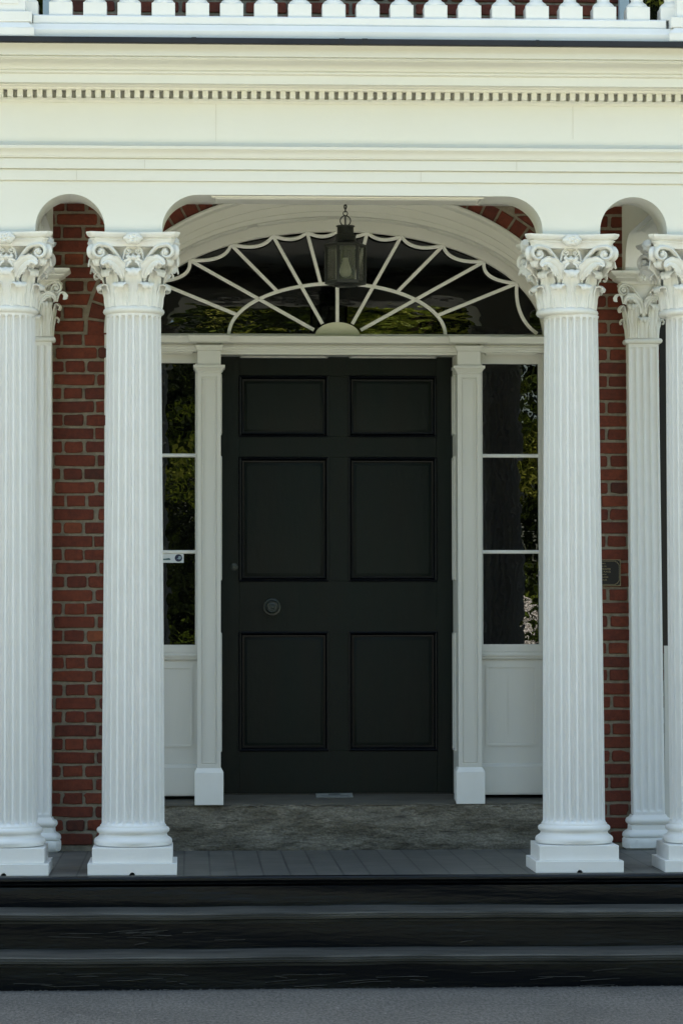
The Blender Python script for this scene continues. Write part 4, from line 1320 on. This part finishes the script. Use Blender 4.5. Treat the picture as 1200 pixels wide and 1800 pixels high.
# ================================================================== TREES OPPOSITE (seen in the glass)
def crown_mesh(seed, h0, h1, rad, n):
    rnd = random.Random(seed); mb = MB()
    clumps = []
    for _ in range(60):
        t = rnd.random(); z = h0 + (h1 - h0) * t
        rr = rad * math.sqrt(max(.08, 1 - (2 * t - .9) ** 2 * .8)) * math.sqrt(rnd.random())
        a = rnd.uniform(0, 2 * PI)
        clumps.append((rr * math.cos(a), rr * math.sin(a), z, rnd.uniform(.6, 1.3), rnd.random() ** 1.25))  # last value
    for _ in range(n):
        c = rnd.choice(clumps)
        d = Vector((rnd.gauss(0, 1), rnd.gauss(0, 1), rnd.gauss(0, .7)))
        if d.length > 1e-3: d = d.normalized() * c[3] * rnd.random() ** .4
        p = Vector(c[:3]) + d
        s_ = rnd.uniform(.12, .27)
        u = Vector((rnd.gauss(0, 1), rnd.gauss(0, 1), rnd.gauss(0, .6))).normalized(); v = u.orthogonal().normalized()
        v = (v + Vector((0, 0, -.8))).normalized()
        mb.tone = min(1, max(0, rnd.gauss(c[4], .15)))
        mb.add([p - u * s_ * .5, p + v * s_, p + u * s_ * .5, p - v * s_], [(0, 1, 2, 3)])
    return mb
def tree(x, y, seed, h, rad, label):
    t = tag(empty('broadleaf_tree', (x, y, -.43)), label, 'tree', 'trees across the drive')
    b = MB()
    b.tube([(0, 0, 0), (.05, 0, h * .3), (-.05, .05, h * .6), (0, 0, h * .85)], [.24, .19, .12, .04], [.24, .19, .12, .04], 12)
    rnd = random.Random(seed)
    for k in range(6):
        a = rnd.uniform(0, 2 * PI); z = h * rnd.uniform(.2, .6); L_ = rad * rnd.uniform(.5, .9)
        b.tube([(0, 0, z), (L_ * .5 * math.cos(a), L_ * .5 * math.sin(a), z + L_ * .5), (L_ * math.cos(a), L_ * math.sin(a), z + L_ * .8)], [.08, .05, .02], [.08, .05, .02], 8)
    b.build('trunk', BARK, t)
    crown_mesh(seed, h * .12, h, rad, 11000).build('crown', LEAF, t, smooth=0, tone=True, fix=False)
    return t
tree(-20, -27, 5, 13, 4.6, 'added wide tree screening the sky, farthest left across the drive')  # outer four trees added out of view to block low sky light
tree(20, -28, 6, 13, 4.6, 'added wide tree screening the sky, farthest right across the drive')
tree(-14.5, -33, 7, 14, 4.2, 'added sky-screening tree, second from the left across the drive')
tree(14.5, -33, 8, 14, 4.2, 'added sky-screening tree, second from the right across the drive')
tree(-8.5, -34, 1, 12, 3.6, 'tall green tree far left across the drive')
tree(-2.6, -32, 2, 13, 3.7, 'tall yellow-green tree straight across the drive')
tree(3.0, -35, 3, 14, 3.8, 'tall spreading tree right across the drive')
tree(8.8, -33, 4, 12, 3.7, 'green tree far right across the drive')
b = MB(); rnd = random.Random(9)
for _ in range(16000):
    X = rnd.uniform(-16, 16); z = rnd.uniform(0, 1) ** .8 * (2.1 + .5 * math.sin(X * 1.3) + .4 * math.sin(X * 3.1))
    p = Vector((X, -29.5 + rnd.uniform(-.7, .7), -.43 + z)); s_ = rnd.uniform(.07, .15)
    u = Vector((rnd.gauss(0, 1), rnd.gauss(0, 1), rnd.gauss(0, .6))).normalized(); v = u.orthogonal().normalized()
    b.tone = min(1, max(0, rnd.gauss(.45, .25)))
    b.add([p - u * s_, p + v * s_, p + u * s_, p - v * s_], [(0, 1, 2, 3)])
tag(b.build('shrubbery', LEAF, smooth=0, tone=True, fix=False), 'leafy shrub border across the drive', 'shrubs', kind='stuff')

b = MB(); rnd = random.Random(21)  # leaf belt added behind the trees so no bright sky reflects through
for _ in range(26000):
    X = rnd.uniform(-60, 60); top = 13 + 2.5 * math.sin(X * .31) + 1.5 * math.sin(X * .83 + 1)
    p = Vector((X, -44 + rnd.uniform(-2.5, 2.5), -.43 + rnd.uniform(0, 1) * top)); s_ = rnd.uniform(.3, .65)
    u = Vector((rnd.gauss(0, 1), rnd.gauss(0, 1), rnd.gauss(0, .6))).normalized(); v = u.orthogonal().normalized()
    b.tone = min(1, max(0, rnd.gauss(.3, .22)))
    b.add([p - u * s_, p + v * s_, p + u * s_, p - v * s_], [(0, 1, 2, 3)])
tag(b.build('backdrop', LEAF, smooth=0, tone=True, fix=False), 'added far belt of leaves, a dark woodland beyond the trees', 'backdrop', kind='stuff')

fs = tag(empty('glint_shrub', (3.55, -18.6, -.43)), 'added rounded shrub with pale blossom, for the pale patch in the sidelight glass', 'shrub')  # unseen shrub added to give the right sidelight its pale reflection
b = MB(); rnd = random.Random(5)
for k in range(5): b.tube([(0, 0, 0), (rnd.uniform(-.2, .2), rnd.uniform(-.2, .2), .6), (rnd.uniform(-.5, .5), rnd.uniform(-.4, .4), 1.3)], [.03, .02, .01], [.03, .02, .01], 6)
b.build('stem', BARK, fs)
lf = MB(); fl_ = MB()
for _ in range(5200):
    d = Vector((rnd.gauss(0, 1), rnd.gauss(0, 1), rnd.gauss(0, 1))).normalized() * rnd.uniform(.75, 1.05)
    p = Vector((d.x * .62, d.y * .55, 1.22 + d.z * .62)); s_ = rnd.uniform(.03, .06)
    bloom = math.sin(d.x * 7 + 1) + math.sin(d.z * 9) + math.sin(d.y * 8) > .15
    u = Vector((rnd.gauss(0, 1), rnd.gauss(0, 1), rnd.gauss(0, 1))).normalized(); v = u.orthogonal().normalized()
    t_ = fl_ if bloom else lf
    t_.tone = rnd.random() * .7
    t_.add([p - u * s_, p + v * s_, p + u * s_, p - v * s_], [(0, 1, 2, 3)])
lf.build('foliage', LEAF, fs, smooth=0, tone=True, fix=False)
fl_.build('blossom', paint('pale_blossom', (.80, .77, .72), .7, .3, (.70, .58, .55), bmp=0), fs, smooth=0, fix=False)
